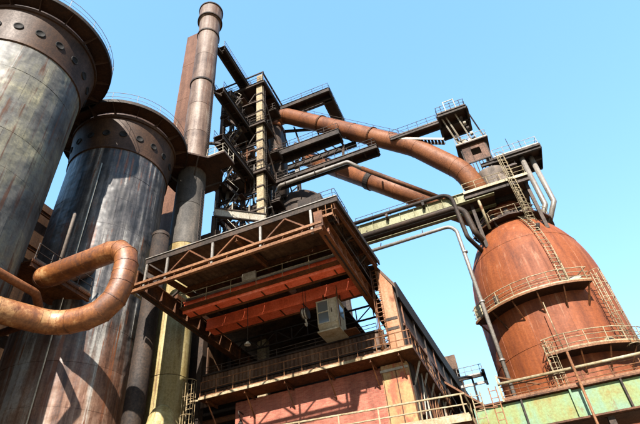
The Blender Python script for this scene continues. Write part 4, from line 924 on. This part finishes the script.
for (x0, x1, z0_, z1_) in ((3.9, 4.8, 39.3, 41.8), (5.8, 6.5, 39.3, 41.8), (4.8, 5.8, 39.3, 40.2), (4.8, 5.8, 41.2, 41.8)): MB().box((x0 + .01, 42.45, z0_ + .01), (x1 - .01, 42.6, z1_ - .01)).build('screen_plate', 'brown_steel', ld)
for k in range(7): MB().box((4.05 + k * .36, 42.4, 37.3), (4.15 + k * .36, 42.47, 39.25)).build('grille_bar', 'dark_steel', ld)
MB().bar((3.9, 42.42, 39.2), (6.5, 42.42, 39.2), .14).build('screen_beam', 'dark_steel', ld)
# gangway from the downcomer to the hoist
t = thing('hoist_gangway', 'railed gangway from the big pipe to the hoist frame', 'gangway', (-.5, 41.2, 45))
MB().box((-3.4, 40.7, 45.5), (2.5, 41.7, 45.6)).build('deck', 'deck_rust', t)
for y in (40.72, 41.68): MB().ibeam((-3.4, y, 45.3), (2.5, y, 45.3), .4, .15, .03).build('side_beam', 'dark_steel', t)
railing(t, [(-3.4, 40.72, 45.6), (2.45, 40.72, 45.6)], 'dark_rail', 1.1, 1.2, .03)
st = MB().bar((-2.6, 40.9, 45.3), (2.4, 40.9, 42.6), .08, .3).build('stair_stringer', 'pale_steel', t)
MB().bar((-2.6, 41.7, 45.3), (2.4, 41.7, 42.6), .08, .3).build('stair_stringer', 'dark_steel', t)
for k in range(14):
    f = (k + .5) / 14; x = -2.6 + 5 * f; z = 45.35 - 2.7 * f; MB().box((x - .13, 40.95, z - .03), (x + .13, 41.65, z + .03)).build('stair_tread', 'dark_rail', st)
for x in (-2.8, -1.2): MB().bar((x, 41.2, 45.3), (x, 41.9, 44.6 if x < -2 else 43.3), .2).build('pipe_strut', 'dark_steel', t)

# ================================================================== green girder bridge in front of the vessel
t = thing('green_girder_bridge', 'peeling green plate girder walkway below the rusty vessel', 'bridge', (6, 32.5, 0))
gx = -2.0
for k in range(7):
    x0 = gx + k * 2.75; MB().box((x0 + .03, 32.0, 9.35), (x0 + 2.72, 32.06, 10.85)).build('web_panel', 'green_paint', t)
    MB().box((x0 - .05, 31.8, 9.32), (x0 + .05, 32.06, 10.88)).build('stiffener', 'dark_steel' if k % 2 else 'green_paint', t)
MB().box((gx, 31.75, 9.2), (17.2, 32.2, 9.3)).build('bottom_flange', 'brown_steel', t)
MB().box((gx, 31.75, 10.9), (17.2, 32.3, 11.0)).build('top_flange', 'brown_steel', t)
MB().box((gx, 32.3, 10.85), (17.2, 35, 10.98)).build('deck', 'brown_steel', t)
MB().box((gx, 32.1, 9.15), (17.2, 34.9, 9.2)).build('soffit_plate', 'deck_rust', t)
railing(t, [(gx + 1.8, 31.85, 11.0), (17, 31.85, 11.0)], 'rust_rail', .8, 1.6, .035, rails=(1., .66, .33))
MB().tube([(-.25, 31.7, 11.95), (17, 31.7, 11.95)], .09, 10).build('top_pipe', 'cream_paint', t)
for x in (-.2, 16): MB().bar((x, 31.75, 10.9), (x, 31.75, 12.5 if x < 0 else 12), .12).build('pipe_post', 'rail_paint', t)
MB().bar((-.2, 31.75, 12.4), (2.2, 33.5, 12.0), .1).build('pipe_post', 'rust_rail', t)
for x in (-1.8, 5, 16.5):
    for y in (32.3, 34.6): MB().ibeam((x, y, 0), (x, y, 9.15), .4, .35, .04, V((0, 1, 0))).build('leg', 'dark_steel', t)
t = tag(MB().tube([(4.05, 31.4, 0), (4.15, 31.4, 12.9)], .075, 8).build('upright_pole', 'rust_rail', origin=V((4.05, 31.4, 0))), 'slender brown pole standing in front of the green girder', 'pole')
# yellow-brown ladder frames between the platform and the green girder
t = thing('twin_ladder', 'pair of thin upright ladder rails at the end of the cream railing', 'ladder', (-1.2, 29.2, 0))
ladder(t, (-1.5, 29.2, 0), (-1.55, 29.2, 11.0), (1, 0, 0), 'rail_paint', .5, .4, .035)
ladder(t, (-.55, 29.6, 0), (-.6, 29.6, 11.2), (1, 0, 0), 'rust_rail', .4, .4, .035)
MB().bar((-1.55, 29.2, 10.1), (-.6, 29.6, 10.1), .06).build('tie_bar', 'rust_rail', t)
# far bracket platform and sloping roof beyond the cast house
t = thing('far_bracket_platform', 'small dark bracketed frame jutting out beyond the cast house', 'platform', (-3, 52, 0))
MB().box((-3.9, 51, 19.35), (-1.3, 51.25, 19.6)).build('frame_beam', 'dark_steel', t); MB().box((-1.5, 51.26, 19.35), (-1.25, 54, 19.6)).build('frame_beam', 'dark_steel', t)
MB().box((-1.52, 51, 20.0), (-1.2, 51.2, 18.9)).build('hanger', 'dark_steel', t); MB().box((-3.9, 51.02, 18.6), (-1.3, 51.2, 18.85)).build('frame_beam', 'grey_pipe', t)
for x in (-3.6, -2.6): MB().tube([(x, 51.1, 0), (x, 51.1, 19.3)], .1, 8).build('leg', 'dark_steel', t)
railing(t, [(-3.9, 51.1, 19.6), (-1.4, 51.1, 19.6), (-1.4, 53.9, 19.6)], 'grey_pipe', 1.0, .8, .03)
t = thing('sloped_roof_shed', 'low brown sloping shed roof between cast house and green girder', 'shed', (-2.5, 44, 0))
mb = MB(); mb.add([(-4.2, 40, 15.6), (-1.0, 40, 12.6), (-1.0, 48, 12.6), (-4.2, 48, 15.6), (-4.2, 40, 15.8), (-1.0, 40, 12.8), (-1.0, 48, 12.8), (-4.2, 48, 15.8)], [(0, 3, 2, 1), (4, 5, 6, 7), (0, 1, 5, 4), (1, 2, 6, 5), (2, 3, 7, 6), (3, 0, 4, 7)])
mb.build('roof', 'brown_steel', t); MB().box((-3.6, 40.3, 0), (-1.3, 47.6, 12.7)).build('wall', 'corrugated', t)
